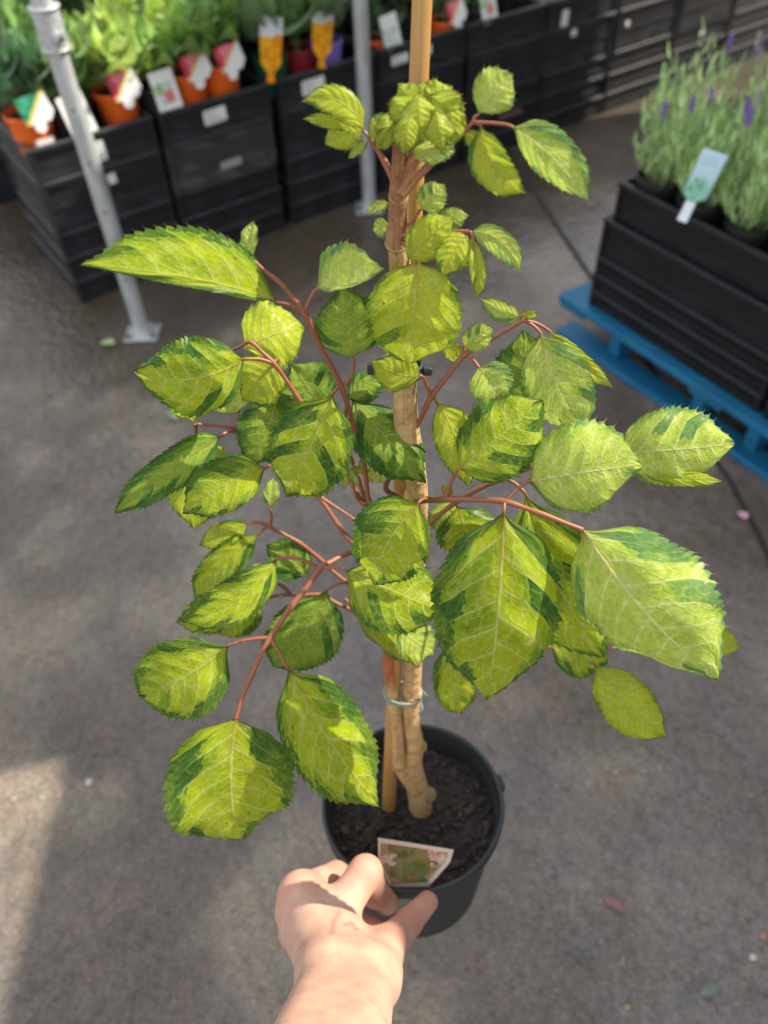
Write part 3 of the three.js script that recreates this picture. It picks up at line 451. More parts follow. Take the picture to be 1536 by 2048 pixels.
{
  const tr = [[843, 1632, 0.889, 24], [838, 1590, 0.862, 23], [826, 1530, 0.828, 19], [830, 1490, 0.806, 18], [822, 1440, 0.783, 17], [823, 1385, 0.757, 19], [826, 1330, 0.735, 18], [829, 1200, 0.683, 17], [834, 1100, 0.646, 18], [835, 990, 0.60, 21], [822, 900, 0.572, 24], [812, 840, 0.553, 25], [810, 760, 0.53, 23], [802, 620, 0.495, 20], [798, 500, 0.467, 22], [793, 480, 0.462, 23], [796, 440, 0.453, 20], [797, 385, 0.442, 19], [798, 330, 0.431, 15], [800, 280, 0.421, 14], [802, 235, 0.414, 9]];
  const cols = (t, a) => { const red = sstep(0.66, 0.80, t) * 0.9; const q = mix3([1, 1, 1], [0.50, 0.30, 0.30], red); return q; };
  part('trunk', pathTube(tr, 150, 20, cols), bark, plant);
  part('burl', new THREE.SphereGeometry(1, 16, 12).scale(px2m(15, 0.87), px2m(20, 0.87), px2m(15, 0.87)).translate(...rel(at(858, 1590, 0.858)).toArray()), new THREE.MeshStandardMaterial({ map: barkMap, roughness: 0.75, bumpMap: barkBump, bumpScale: 0.002 }), plant);
  const sh = [[826, 1575, 0.845, 13], [800, 1530, 0.82, 14], [796, 1480, 0.798, 13], [791, 1430, 0.772, 13], [783, 1370, 0.748, 13], [778, 1335, 0.735, 14], [784, 1240, 0.695, 12], [800, 1120, 0.65, 11], [812, 1010, 0.61, 9]];
  part('shoot', pathTube(sh, 60, 14, (t) => mix3([1, 1, 1], [0.8, 0.42, 0.35], sstep(0.45, 0.6, t) * (1 - sstep(0.75, 0.95, t)))), bark, plant);
  for (const [x, y, z, r] of [[834, 1492, 0.806, 19.5], [824, 1388, 0.757, 20.5], [793, 486, 0.463, 23.6], [797, 392, 0.443, 19.8], [798, 1532, 0.818, 15]]) { const up = rel(at(x, y - 40, z - 0.016)).sub(rel(at(x, y, z))).normalize(); const g = new THREE.TorusGeometry(px2m(r - 3, z), px2m(3.6, z), 8, 24); g.applyQuaternion(new THREE.Quaternion().setFromUnitVectors(V(0, 0, 1), up)); g.translate(...rel(at(x, y, z)).toArray()); part('node_ring', g, new THREE.MeshStandardMaterial({ map: barkMap, roughness: 0.8, color: rgb(0.75, 0.62, 0.55) }), plant); }
  // bamboo stake
  const bamboo = new THREE.MeshStandardMaterial({ roughness: 0.42, bumpScale: 0.0004, map: dataTex(128, 512, (u, v) => { const f = fbm(u * 30, v * 4, 171, 4), g = fbm(u * 3, v * 9, 173, 4); let c = mix3([0.38, 0.195, 0.055], [0.52, 0.30, 0.10], clamp(0.3 + 0.9 * (g - 0.2))); c = mix3(c, [0.42, 0.21, 0.06], 0.4 * sstep(0.55, 0.75, f)); return c; }), vertexColors: true });
  bamboo.map.repeat.set(1, 2.2);
  const s0 = at(776, 1648, 0.90), s1 = at(846, -40, 0.415), dir = s1.clone().sub(s0), top = s1.clone().addScaledVector(dir.clone().normalize(), 0.09);
  const st = thing('bamboo_stake', 'straight bamboo cane standing in the pot behind the trunk', 'stake', [s0.x, s0.y, s0.z]);
  const end = top.clone().sub(s0), nodes = [0.2, 0.44, 0.66, 0.805];
  part('cane', tube(Array.from({ length: 9 }, (_, i) => end.clone().multiplyScalar(i / 8)), Array.from({ length: 9 }, (_, i) => lerp(0.0076, 0.0052, i / 8)), 60, 22, () => [1, 1, 1]), bamboo, st);
  for (const n of nodes) { const r = lerp(0.0076, 0.0052, n), g = new THREE.TorusGeometry(r - 0.0004, 0.0011, 8, 22); g.applyQuaternion(new THREE.Quaternion().setFromUnitVectors(V(0, 0, 1), end.clone().normalize())); g.translate(...end.clone().multiplyScalar(n).toArray()); part('node_ring', g, std([0.40, 0.22, 0.08], 0.6), st); }
  // black clip round trunk and stake, with two tabs
  const cp = at(800, 735, 0.522), clip = thing('plant_clip', 'small black plastic clip holding trunk to cane', 'plant clip', [cp.x, cp.y, cp.z]); const up = end.clone().normalize(); clip.quaternion.setFromUnitVectors(V(0, 1, 0), up);
  const cm = std([0.018, 0.028, 0.024], 0.45);
  const cg = new THREE.CylinderGeometry(0.0155, 0.0155, 0.009, 28, 1, true); part('band', [new THREE.TorusGeometry(0.0145, 0.0016, 8, 30).rotateX(Math.PI / 2).translate(0, 0.003, 0), new THREE.TorusGeometry(0.0145, 0.0016, 8, 30).rotateX(Math.PI / 2).translate(0, -0.003, 0), new THREE.CylinderGeometry(0.0148, 0.0148, 0.006, 30, 1, true)], new THREE.MeshStandardMaterial({ color: rgb(0.018, 0.028, 0.024), roughness: 0.45, side: THREE.DoubleSide }), clip);
  part('tab', box(0.008, 0.007, 0.006, -0.0178, 0, 0.002, 0.0015), cm, clip); part('tab', box(0.007, 0.006, 0.006, 0.0178, -0.001, 0.002, 0.0015), cm, clip);
  // grey-green twist tie low on the trunk
  const tp = at(806, 1390, 0.757), tie = thing('twist_tie', 'thin grey-green tie looped round the lower trunk and cane', 'tie', [tp.x, tp.y, tp.z]); tie.quaternion.setFromUnitVectors(V(0, 1, 0), up);
  const tm = std([0.25, 0.33, 0.28], 0.5), loop = []; for (let i = 0; i <= 40; i++) { const a = i / 40 * Math.PI * 4.2; loop.push(V(0.0178 * Math.cos(a), 0.004 * Math.sin(a * 0.5) - 0.004 + i * 0.0002, 0.0125 * Math.sin(a) - 0.002)); }
  part('wire', tube(loop, loop.map(() => 0.0012), 120, 6), tm, tie);
  part('loose_end', tube([V(0.017, 0, 0.002), V(0.021, 0.006, 0.006), V(0.019, 0.013, 0.008)], [0.0012, 0.0012, 0.001], 10, 6), tm, tie); part('loose_end', tube([V(0.016, -0.002, 0.006), V(0.018, -0.01, 0.009), V(0.015, -0.016, 0.010)], [0.0012, 0.0012, 0.001], 10, 6), tm, tie);
}

// ---------------------------------------------------------------- leaves
const TW = 512, TH = 352;
const SP = 0.138;
function veinField(u, v, ph) {              // u along the leaf, v across: secondary veins are level lines of q
  const d = Math.abs(2 * v - 1), side = v > 0.5 ? 1 : 0; const warp = 0.012 * (vnoise(u * 9, d * 6, ph + side) - 0.5);
  const q = u - (0.17 * d + 0.20 * Math.pow(d, 2.6)) * (1 - 0.3 * u) + warp; const off = side ? 0.055 : 0; const k = (q - 0.03 - off) / SP; return [d, side, q, k];
}
function worley(x, y, s) { let d1 = 9, d2 = 9, ix = 0, iy = 0; const xi = Math.floor(x), yi = Math.floor(y); for (let b = -1; b <= 1; b++) for (let a = -1; a <= 1; a++) { const cx = xi + a, cy = yi + b, px = cx + hash(cx, cy, s), py = cy + hash(cx, cy, s + 7), dd = (px - x) ** 2 + (py - y) ** 2; if (dd < d1) { d2 = d1; d1 = dd; ix = px; iy = py; } else if (dd < d2) d2 = dd; } return [Math.sqrt(d1), Math.sqrt(d2), ix, iy]; }
function veinMask(u, v, ph) {
  const [d, side, q, k] = veinField(u, v, ph); const f = Math.abs(k - Math.round(k)) * SP, i = Math.round(k);
  let sec = i >= 0 && i <= 6 ? 1 - sstep(0.001, 0.0095 - 0.006 * d, f) : 0; sec *= 1 - 0.75 * sstep(0.55, 1, d);
  const mid = 1 - sstep(0.006 + 0.012 * (1 - u), 0.016 + 0.024 * (1 - u), d);
  const w = worley(q * 17, d * 5 + side * 40, ph + 3), ter = 1 - sstep(0.03, 0.2, w[1] - w[0]);
  return { d, side, q, k, f, i, sec, mid, ter };
}
const LEAF = {                               // light, middle and dark tissue; margins: how far in the dark green reaches, per sector
  pale: { light: [0.48, 0.61, 0.085], mid: [0.33, 0.49, 0.045], dark: [0.13, 0.27, 0.08], edge: () => 0.99, p: [0.30, 0.10], vein: [0.70, 0.74, 0.28] },
  lime: { light: [0.46, 0.54, 0.025], mid: [0.31, 0.42, 0.015], dark: [0.09, 0.20, 0.025], p: [0.16, 0.04], vein: [0.52, 0.56, 0.13] },
  vary: { light: [0.37, 0.46, 0.010], mid: [0.20, 0.32, 0.010], dark: [0.045, 0.13, 0.018], p: [0.72, 0.34], vein: [0.50, 0.55, 0.13] },
  deep: { light: [0.24, 0.36, 0.035], mid: [0.11, 0.24, 0.022], dark: [0.038, 0.12, 0.022], p: [0.75, 0.6], vein: [0.38, 0.45, 0.10] },
};
function leafTexture(cls, seed) {
  const C = LEAF[cls], r = rng(seed), m1 = [], m2 = [];
  for (let s = 0; s < 2; s++) for (let i = 0; i < 12; i++) { const x = r(); const y = r(); m1.push(x < C.p[0] ? (y < 0.42 ? lerp(0.22, 0.62, r()) : lerp(0.6, 0.86, r())) : lerp(0.86, 1.02, r())); m2.push(x < C.p[1] * 0.5 ? lerp(0.1, 0.6, r()) : m1[m1.length - 1] - lerp(0.02, 0.22, r())); }
  return dataTex(TW, TH, (u, v) => {
    const n = veinMask(u, v, seed), si = n.side * 12 + clamp(Math.floor(n.k) + 2, 0, 11);
    const w = worley(n.q * 26, n.d * 11 + n.side * 60, seed + 11), wd = (w[3] - n.side * 60) / 11, jag = wd + 0.07 * (vnoise(u * 40, v * 30, seed + 19) - 0.5);
    let c = C.light; const grain = fbm(u * 46, v * 32, seed + 23, 3), soft = fbm(u * 7, v * 5, seed + 29, 3);
    const rag = jag + 0.16 * (grain - 0.5) + 0.22 * sstep(0.72, 1, u); const a = sstep(m2[si] - 0.03, m2[si] + 0.03, rag), b = sstep(m1[si] - 0.014, m1[si] + 0.014, rag);
    c = mix3(c, C.mid, clamp(0.42 * sstep(0.38, 0.66, soft + 0.25 * (grain - 0.5)))); c = mix3(c, C.vein, 0.3 * sstep(0.55, 0.75, fbm(u * 12 + 5, v * 9, seed + 41, 3)));
    c = mix3(c, C.mid, a); c = mix3(c, mix3(C.dark, C.mid, 0.35 * sstep(0.4, 0.68, soft) + 0.15 * (grain - 0.4)), b);
    const halo = 0.32 * Math.exp(-n.f / 0.016) * (1 - b) * (n.i >= 0 && n.i < 7 ? 1 : 0); c = mix3(c, C.vein, halo * (0.4 + 1.2 * grain)); const vs = Math.max(n.sec * 0.9, n.mid * 0.95, n.ter * 0.30 * (0.4 + 1.2 * soft)); c = mix3(c, mix3(C.vein, c, 0.45 * b), vs);
    const k = 0.78 + 0.44 * grain; c = [c[0] * k, c[1] * k, c[2] * k];
    if (cls !== 'pale' && hash(Math.floor(u * 60), Math.floor(v * 40), seed + 77) > 0.9985) c = mix3(c, [0.2, 0.06, 0.03], 0.7);
    return c;
  }, true, false);
}
const bumps = [0, 1].map((s) => dataTex(TW, TH, (u, v) => { const n = veinMask(u, v, 700 + s); const q = Math.pow(clamp(n.f / (SP / 2)), 0.6), m = clamp(n.d / 0.12); const h = 0.25 + 0.5 * q * Math.pow(m, 0.5) + 0.16 * (1 - n.ter) + 0.12 * (fbm(u * 60, v * 40, 705, 3) - 0.5) - 0.2 * n.mid; return [h, h, h]; }, false, false));
const leafMats = {};
{ let i = 0; for (const [cls, n] of [['pale', 6], ['lime', 8], ['vary', 9], ['deep', 5]]) { leafMats[cls] = []; for (let k = 0; k < n; k++) leafMats[cls].push(new THREE.MeshPhysicalMaterial({ map: leafTexture(cls, 800 + i * 13), bumpMap: bumps[i % 2], bumpScale: 0.0011, roughness: 1, transmission: 0.45, thickness: 0, specularIntensity: 0.15, clearcoat: 0.22, clearcoatRoughness: 0.3, vertexColors: true, side: THREE.DoubleSide })), i++; } }
let leafCount = 0; const clsCount = {};
function makeLeaf(parent, bx, by, bz, tx, ty, tz, w, o = {}) {
  const id = leafCount++, r = rng(900 + id);
  const B = at(bx, by, bz), T = at(tx, ty, tz), mid = B.clone().add(T).multiplyScalar(0.5), view = camera.position.clone().sub(mid).normalize();
  const ax = T.clone().sub(B), L = ax.length(); ax.normalize();
  const n0 = view.clone().addScaledVector(ax, -view.dot(ax)).normalize(), s0 = V(0, 0, 0).crossVectors(ax, n0);
  const zm = (bz + tz) / 2, ro = rad(o.roll ?? 0), fo = rad((o.fold ?? 14) + 10 * (r() - 0.4));
  const sv = s0.clone().multiplyScalar(Math.cos(ro)).addScaledVector(n0, Math.sin(ro)), nv = n0.clone().multiplyScalar(Math.cos(ro)).addScaledVector(s0, -Math.sin(ro));
  const half = px2m(w / 2, zm) / Math.max(0.35, Math.cos(ro)) / Math.cos(fo);
  const M = mid.clone().addScaledVector(s0, px2m((o.k ?? 0) * 2 + (r() - 0.5) * 0.06 * Math.hypot(tx - bx, ty - by), zm)).addScaledVector(nv, ((o.arch ?? 0.10) + 0.05 * (r() - 0.3)) * L * 2);
  const curve = new THREE.QuadraticBezierCurve3(B, M, T); const Lr = curve.getLength();
  const NT = o.teeth ?? Math.round(clamp(Lr / 0.0052, 9, 20)), nu = NT * 3 + 2, nvs = 7, wl = o.wl ?? 1, wr = o.wr ?? 1, p = o.p ?? 0.82, ex = o.ex ?? 0.72;
  const round = clamp((0.72 - ex) / 0.17), pa = lerp(0.66, 0.50, round) * (p < 0.75 ? 0.85 : p > 0.9 ? 1.35 : 1), pb = lerp(0.76, 0.60, round), pm = pa / (pa + pb);
  const prof = (t) => Math.pow(Math.max(0, t) / pm, pa) * Math.pow(Math.max(0, 1 - t) / (1 - pm), pb) * Math.pow(sstep(-0.02, lerp(0.17, 0.07, round), t), 0.9) * (1 - lerp(0.5, 0.3, round) * sstep(0.78, 0.98, t));
  const f1 = 3 + 3 * r(), f2 = r() * 6.28, f3 = r() * 6.28, und = o.und ?? 0.10, twist0 = (r() - 0.5) * 30, cup0 = o.cup ?? 0.04 + 0.2 * r();
  const pos = [], uv = [], col = [], idx = [], spines = [];
  const P = (t, v, tooth = 0, fwd = 0) => {
    const tt = clamp(t + fwd, 0, 1), c = curve.getPoint(tt), tg = curve.getTangent(tt); const s = sv.clone().addScaledVector(tg, -sv.dot(tg)).normalize(), n = V(0, 0, 0).crossVectors(s, tg); if (n.dot(nv) < 0) n.negate();
    const tw = rad(o.twist ?? twist0) * (t - 0.4); const s2 = s.clone().multiplyScalar(Math.cos(tw)).addScaledVector(n, Math.sin(tw)), n2 = n.clone().multiplyScalar(Math.cos(tw)).addScaledVector(s, -Math.sin(tw));
    const a = Math.abs(v), h = half * (v < 0 ? wl : wr) * prof(t) * (1 + tooth);
    const cup = cup0, ang = fo - cup * 2.2 * a; const x = a * h * Math.cos(ang), y = a * h * Math.sin(ang) + und * h * a * a * Math.sin(t * f1 * 6.28 / 2 + (v < 0 ? f2 : f3)) + 0.13 * half * (vnoise(t * 9 - a * 2.2, (v < 0 ? 5 : 0) + a * 2.5, id) - 0.5) * Math.min(1, a * 4);
    return c.addScaledVector(s2, Math.sign(v) * x).addScaledVector(n2, y);
  };
  const ts = [], kind = [];
  for (let i = 0; i <= nu; i++) { ts.push(0.5 * (i / nu) + 0.5 * (1 - Math.pow(1 - i / nu, 1.25))); kind.push(i % 3); }
  for (let i = 0; i <= nu; i++) for (let j = -nvs; j <= nvs; j++) {
    const v = j / nvs, e = Math.abs(j) === nvs, t = ts[i]; const live = t > 0.1 && t < 0.985; const big = 0.05 * (0.7 + 0.6 * hash(i, j, id));
    const tooth = e && live ? (kind[i] === 2 ? big : kind[i] === 1 ? 0.35 * big : -0.03) : 0, fwd = e && live && kind[i] === 2 ? 0.012 : 0;
    const q = P(t, v, tooth, fwd); pos.push(q.x, q.y, q.z); uv.push(t, 0.5 + v * 0.5 * (e ? 0.998 : 1));
    const basal = 1 - sstep(0.0, 0.09, t); const mg = Math.abs(v) < 0.1 ? 0.5 * (1 - sstep(0, 0.35, t)) : 0; const k = Math.max(0.5 * basal, mg); col.push(1 - 0.05 * k, 1 - 0.5 * k, 1 - 0.1 * k);
    if (e && live && kind[i] === 2) spines.push([q, P(t, v * 0.93), t, v]);
  }
  const wd = nvs * 2 + 1; for (let i = 0; i < nu; i++) for (let j = 0; j < wd - 1; j++) { const q = i * wd + j; idx.push(q, q + wd, q + 1, q + 1, q + wd, q + wd + 1); }
  const sl = half * 0.085 + 0.0009;
  for (const [tip, inner, t, v] of spines) {          // bristle at each tooth
    const out = tip.clone().sub(inner).normalize(), tg = curve.getTangent(t), d = out.clone().multiplyScalar(0.75).addScaledVector(tg, 0.75).addScaledVector(nv, 0.25 * (hash(Math.round(t * 999), v > 0 ? 1 : 2, id) - 0.2)).normalize(), b0 = tip.clone().addScaledVector(tg, -0.0004).addScaledVector(out, -0.0006), b1 = tip.clone().addScaledVector(tg, 0.0004).addScaledVector(out, -0.0006), e = tip.clone().addScaledVector(d, sl * (0.7 + 0.6 * hash(Math.round(t * 777), v > 0 ? 3 : 4, id)));
    const c = pos.length / 3; for (const q of [b0, b1, e]) { pos.push(q.x, q.y, q.z); uv.push(t, v > 0 ? 0.97 : 0.03); } col.push(1.2, 0.5, 0.9, 1.2, 0.5, 0.9, 0.9, 0.28, 1.0); idx.push(c, c + 1, c + 2);
  }
  const g = new THREE.BufferGeometry(); g.setAttribute('position', new THREE.Float32BufferAttribute(pos, 3)); g.setAttribute('uv', new THREE.Float32BufferAttribute(uv, 2)); g.setAttribute('color', new THREE.Float32BufferAttribute(col, 3)); g.setIndex(idx); g.computeVertexNormals(); g.translate(-PB.x, -PB.y, -PB.z);
  const cls = o.c ?? 'vary', list = leafMats[cls], k = clsCount[cls] = (clsCount[cls] ?? -1) + 1;
  return part('leaflet', g, list[(o.m ?? k) % list.length], parent, o.label);
}
const stalkMat = new THREE.MeshPhysicalMaterial({ roughness: 0.5, clearcoat: 0.2, clearcoatRoughness: 0.4, vertexColors: true, map: dataTex(64, 256, (u, v) => { const a = 0.75 + 0.5 * fbm(u * 10, v * 40, 181, 4); const w = fbm(u * 16, v * 10, 183, 3); return [a, a * (0.92 + 0.2 * w), a]; }) });
stalkMat.map.repeat.set(1, 25);
const RED = [0.27, 0.088, 0.042], BRN = [0.32, 0.155, 0.058], DRK = [0.10, 0.046, 0.024];
function stalk(path, leaves, cA = RED, cB = BRN) {
  const rs = rng(1500 + leafCount); if (path) path = path.flatMap((q, i) => { const n = path[i + 1]; const me = [q[0], q[1], q[2], q[3] * 0.78 * (i > 0 && i < path.length - 1 ? 1.18 : 1)]; return n ? [me, [lerp(q[0], n[0], 0.5) + (rs() - 0.5) * 5, lerp(q[1], n[1], 0.5) + (rs() - 0.5) * 5, lerp(q[2], n[2], 0.5), (q[3] + n[3]) * 0.5 * 0.70]] : [me]; });
  const geos = path ? [pathTube(path, Math.max(10, path.length * 8), 9, (t) => { const k = sstep(0, 0.5, t); return mix3(cB, cA, k); })] : [];
  for (const [bx, by, bz, tx, ty, tz, w, o] of leaves) if (o?.at) {
    const [ax, ay, az] = o.at, mx = o.via ?? [lerp(ax, bx, 0.5), lerp(ay, by, 0.5) - 4, lerp(az, bz, 0.5)], pr = o.pr ?? 4.1;
    const dx = (tx - bx), dy = (ty - by), l = Math.hypot(dx, dy) || 1, e = Math.min(14, l * 0.1);
    geos.push(pathTube([[ax, ay, az, pr + 0.6], [...mx, pr - 0.4], [bx, by, bz, pr - 0.8], [bx + dx / l * e, by + dy / l * e, lerp(bz, tz, e / l) + 0.0006, 1.6]], 18, 7, () => RED));
  }
  const st = geos.length ? part('leaf_stalk', geos, stalkMat, plant) : plant;
  for (const l of leaves) makeLeaf(st, ...l);
}
// upper left leaf
stalk([[836, 1075, 0.634, 6], [780, 1040, 0.614, 6], [738, 1000, 0.598, 6], [720, 890, 0.565, 6.5], [684, 776, 0.525, 7], [608, 624, 0.475, 7], [556, 562, 0.462, 5.5], [508, 522, 0.455, 5]], [
  [556, 604, 0.468, 160, 531, 0.425, 118, { k: 8, roll: -14, fold: 6, wl: 0.30, wr: 1.55, p: 0.72, c: 'vary', m: 0, at: [608, 624, 0.475], arch: 0.08, und: 0.03 }],
  [520, 528, 0.462, 362, 452, 0.455, 52, { k: -6, roll: 20, c: 'lime' }],
  [497, 518, 0.456, 508, 440, 0.45, 26, { roll: 30, fold: 40, c: 'pale' }],
  [632, 580, 0.47, 770, 538, 0.458, 76, { k: 6, roll: 25, fold: 24, wl: 1.65, wr: 0.28, c: 'pale', m: 1, at: [608, 624, 0.475], p: 0.6, arch: 0.04 }],
  [707, 714, 0.52, 684, 566, 0.47, 124, { fold: 22, c: 'deep', m: 0, at: [684, 776, 0.525], via: [704, 748, 0.522] }],
  [667, 786, 0.522, 572, 992, 0.565, 150, { k: -10, roll: -8, fold: 18, c: 'vary', m: 1, at: [684, 776, 0.525], wl: 1.05 }],
]);
stalk(null, [[833, 524, 0.452, 816, 726, 0.492, 182, { k: -4, roll: 3, fold: 8, c: 'lime', m: 0, ex: 0.55, at: [800, 482, 0.458], via: [825, 500, 0.452] }]]);
// second left leaf
stalk([[834, 1090, 0.642, 6], [780, 1060, 0.624, 6], [726, 1008, 0.604, 6], [664, 890, 0.60, 6], [596, 796, 0.585, 6], [548, 727, 0.572, 6], [500, 684, 0.566, 5], [458, 704, 0.577, 4]], [
  [490, 718, 0.562, 272, 742, 0.552, 150, { k: -22, roll: 10, fold: 10, c: 'vary', m: 2, at: [548, 727, 0.572], arch: 0.14, ex: 0.58 }],
  [488, 700, 0.58, 610, 660, 0.60, 140, { k: -8, c: 'lime', fold: 8, roll: 6 }],
  [556, 722, 0.584, 486, 800, 0.6, 112, { c: 'lime', at: [548, 727, 0.572] }],
  [646, 820, 0.6, 584, 728, 0.59, 118, { c: 'deep', m: 1 }],
]);
stalk([[832, 1130, 0.66, 4], [740, 1062, 0.655, 4], [650, 1000, 0.64, 4], [560, 930, 0.63, 4.5], [478, 838, 0.61, 4.5], [476, 822, 0.608, 4]], [
  [475, 828, 0.607, 444, 748, 0.60, 70, { fold: 36, c: 'pale', m: 2 }],
  [386, 846, 0.605, 378, 764, 0.61, 78, { c: 'lime', fold: 8 }],
  [552, 785, 0.60, 488, 934, 0.61, 112, { c: 'deep', m: 2, roll: 12, k: -8 }],
]);
stalk([[830, 1200, 0.684, 6], [760, 1142, 0.673, 6], [694, 1074, 0.66, 6], [612, 962, 0.645, 6], [548, 900, 0.63, 5.5], [472, 856, 0.615, 5], [395, 848, 0.605, 4]], [
  [442, 872, 0.606, 230, 1026, 0.60, 74, { k: 14, roll: 20, fold: 22, c: 'deep', m: 3, at: [472, 862, 0.615], arch: 0.12, twist: 30, ex: 0.6 }],
  [392, 862, 0.625, 388, 1060, 0.64, 132, { c: 'lime', k: -6, fold: 8, at: [390, 850, 0.606] }],
  [535, 934, 0.60, 366, 1028, 0.60, 104, { k: 6, c: 'vary', m: 3, roll: -6, at: [560, 918, 0.632] }],
]);
stalk([[828, 1262, 0.705, 5], [765, 1222, 0.705, 5], [700, 1170, 0.70, 5], [640, 1118, 0.69, 5.5], [600, 1086, 0.68, 5.5], [541, 1053, 0.67, 5], [541, 1020, 0.665, 4]], [
  [498, 1046, 0.668, 398, 1090, 0.675, 46, { c: 'lime', fold: 22, at: [541, 1053, 0.67] }],
  [541, 1014, 0.665, 547, 954, 0.66, 30, { fold: 26, c: 'pale', at: [541, 1028, 0.666], pr: 3 }],
  [520, 1066, 0.672, 388, 1196, 0.69, 66, { k: 6, c: 'vary', fold: 26, at: [541, 1053, 0.67] }],
  [616, 1150, 0.69, 532, 1090, 0.685, 80, { c: 'deep', k: 4, m: 4 }],
]);
stalk([[826, 1295, 0.72, 5], [770, 1262, 0.715, 5], [716, 1226, 0.71, 5.5], [640, 1190, 0.70, 5], [560, 1190, 0.695, 4.5], [482, 1203, 0.69, 4]], [
  [482, 1204, 0.69, 352, 1244, 0.685, 80, { k: -5, c: 'vary', fold: 12 }],
  [524, 1198, 0.695, 436, 1268, 0.71, 80, { c: 'vary', fold: 15 }],
  [548, 1166, 0.69, 404, 1216, 0.685, 56, { c: 'lime', fold: 20, k: -6, at: [580, 1186, 0.696] }],
  [706, 1222, 0.70, 838, 1334, 0.69, 104, { k: -8, fold: -26, roll: -14, c: 'vary', m: 4, at: [690, 1198, 0.705], p: 0.6, und: 0.22 }],
]);
// lower left front leaf
stalk([[832, 1165, 0.67, 8], [770, 1122, 0.65, 8], [720, 1100, 0.635, 8], [690, 1108, 0.625, 7.5], [640, 1137, 0.61, 8], [586, 1208, 0.605, 7.5], [540, 1275, 0.60, 7.5], [498, 1362, 0.602, 6.5], [472, 1436, 0.605, 6]], [
  [556, 1117, 0.607, 358, 1242, 0.60, 84, { k: -18, roll: 18, fold: 20, c: 'vary', m: 5, at: [636, 1137, 0.61], via: [600, 1118, 0.606] }],
  [690, 1141, 0.61, 892, 1228, 0.60, 168, { k: 8, c: 'vary', m: 6, fold: 6, at: [640, 1137, 0.61], roll: 10 }],
  [655, 1178, 0.65, 546, 1334, 0.69, 134, { k: -4, c: 'deep', m: 0, roll: 18, at: [712, 1164, 0.66], via: [684, 1166, 0.652] }],
  [459, 1290, 0.602, 276, 1390, 0.625, 158, { k: -5, c: 'vary', m: 7, roll: 10, at: [540, 1275, 0.60], arch: 0.12 }],
  [472, 1437, 0.605, 484, 1676, 0.665, 244, { k: 20, c: 'vary', m: 8, fold: 12, roll: 4, arch: 0.06, ex: 0.56 }],
  [573, 1332, 0.602, 757, 1612, 0.655, 168, { k: 12, c: 'vary', m: 0, fold: 10, roll: 6, at: [540, 1275, 0.60], arch: 0.05, via: [558, 1304, 0.60] }],
]);
// right front leaf
stalk([[828, 1008, 0.585, 9], [858, 999, 0.55, 8.5], [890, 998, 0.528, 8], [1010, 1003, 0.505, 7.5], [1090, 1030, 0.503, 7], [1165, 1059, 0.505, 6.5]], [
  [838, 1004, 0.515, 750, 1170, 0.555, 160, { k: 14, c: 'vary', m: 3, fold: 8, roll: -8, at: [862, 998, 0.53], ex: 0.6 }],
  [917, 938, 0.512, 1086, 802, 0.50, 158, { k: 4, c: 'vary', m: 6, fold: 14, roll: 12, at: [890, 996, 0.527], ex: 0.6 }],
  [1057, 963, 0.50, 1284, 930, 0.492, 192, { k: -12, c: 'pale', m: 0, fold: 6, roll: -18, at: [1010, 1003, 0.505], ex: 0.6 }],
  [1008, 1022, 0.502, 974, 1395, 0.575, 268, { k: -4, c: 'vary', m: 2, fold: 8, roll: 6, arch: 0.07,  at: [1010, 1003, 0.505], ex: 0.62, arch: 0.13 }],
  [1165, 1059, 0.505, 1434, 1354, 0.515, 274, { k: 6, c: 'pale', m: 3, fold: 4, roll: -16, ex: 0.6, arch: 0.10 }],
], RED, DRK);
// leaf behind the right front one
stalk([[838, 1070, 0.63, 7], [860, 1045, 0.60, 7], [930, 993, 0.58, 7], [1010, 956, 0.565, 6.5], [1062, 935, 0.56, 5], [1160, 915, 0.555, 4.5], [1236, 905, 0.55, 4]], [
  [1050, 986, 0.565, 1208, 1316, 0.60, 168, { k: 14, c: 'vary', m: 1, fold: 8, at: [1010, 956, 0.565], roll: -6 }],
  [1236, 905, 0.55, 1468, 888, 0.545, 168, { k: 0, c: 'pale', m: 2, fold: 4, roll: -10, ex: 0.5, arch: 0.12, und: 0.1 }],
  [1270, 938, 0.556, 1446, 962, 0.552, 34, { c: 'lime', fold: 6, k: 4 }],
  [914, 1012, 0.59, 950, 1122, 0.60, 128, { c: 'vary', fold: 10, at: [912, 1004, 0.585] }],
  [900, 1000, 0.60, 880, 1074, 0.61, 66, { c: 'pale', fold: 8 }],
], RED, BRN);
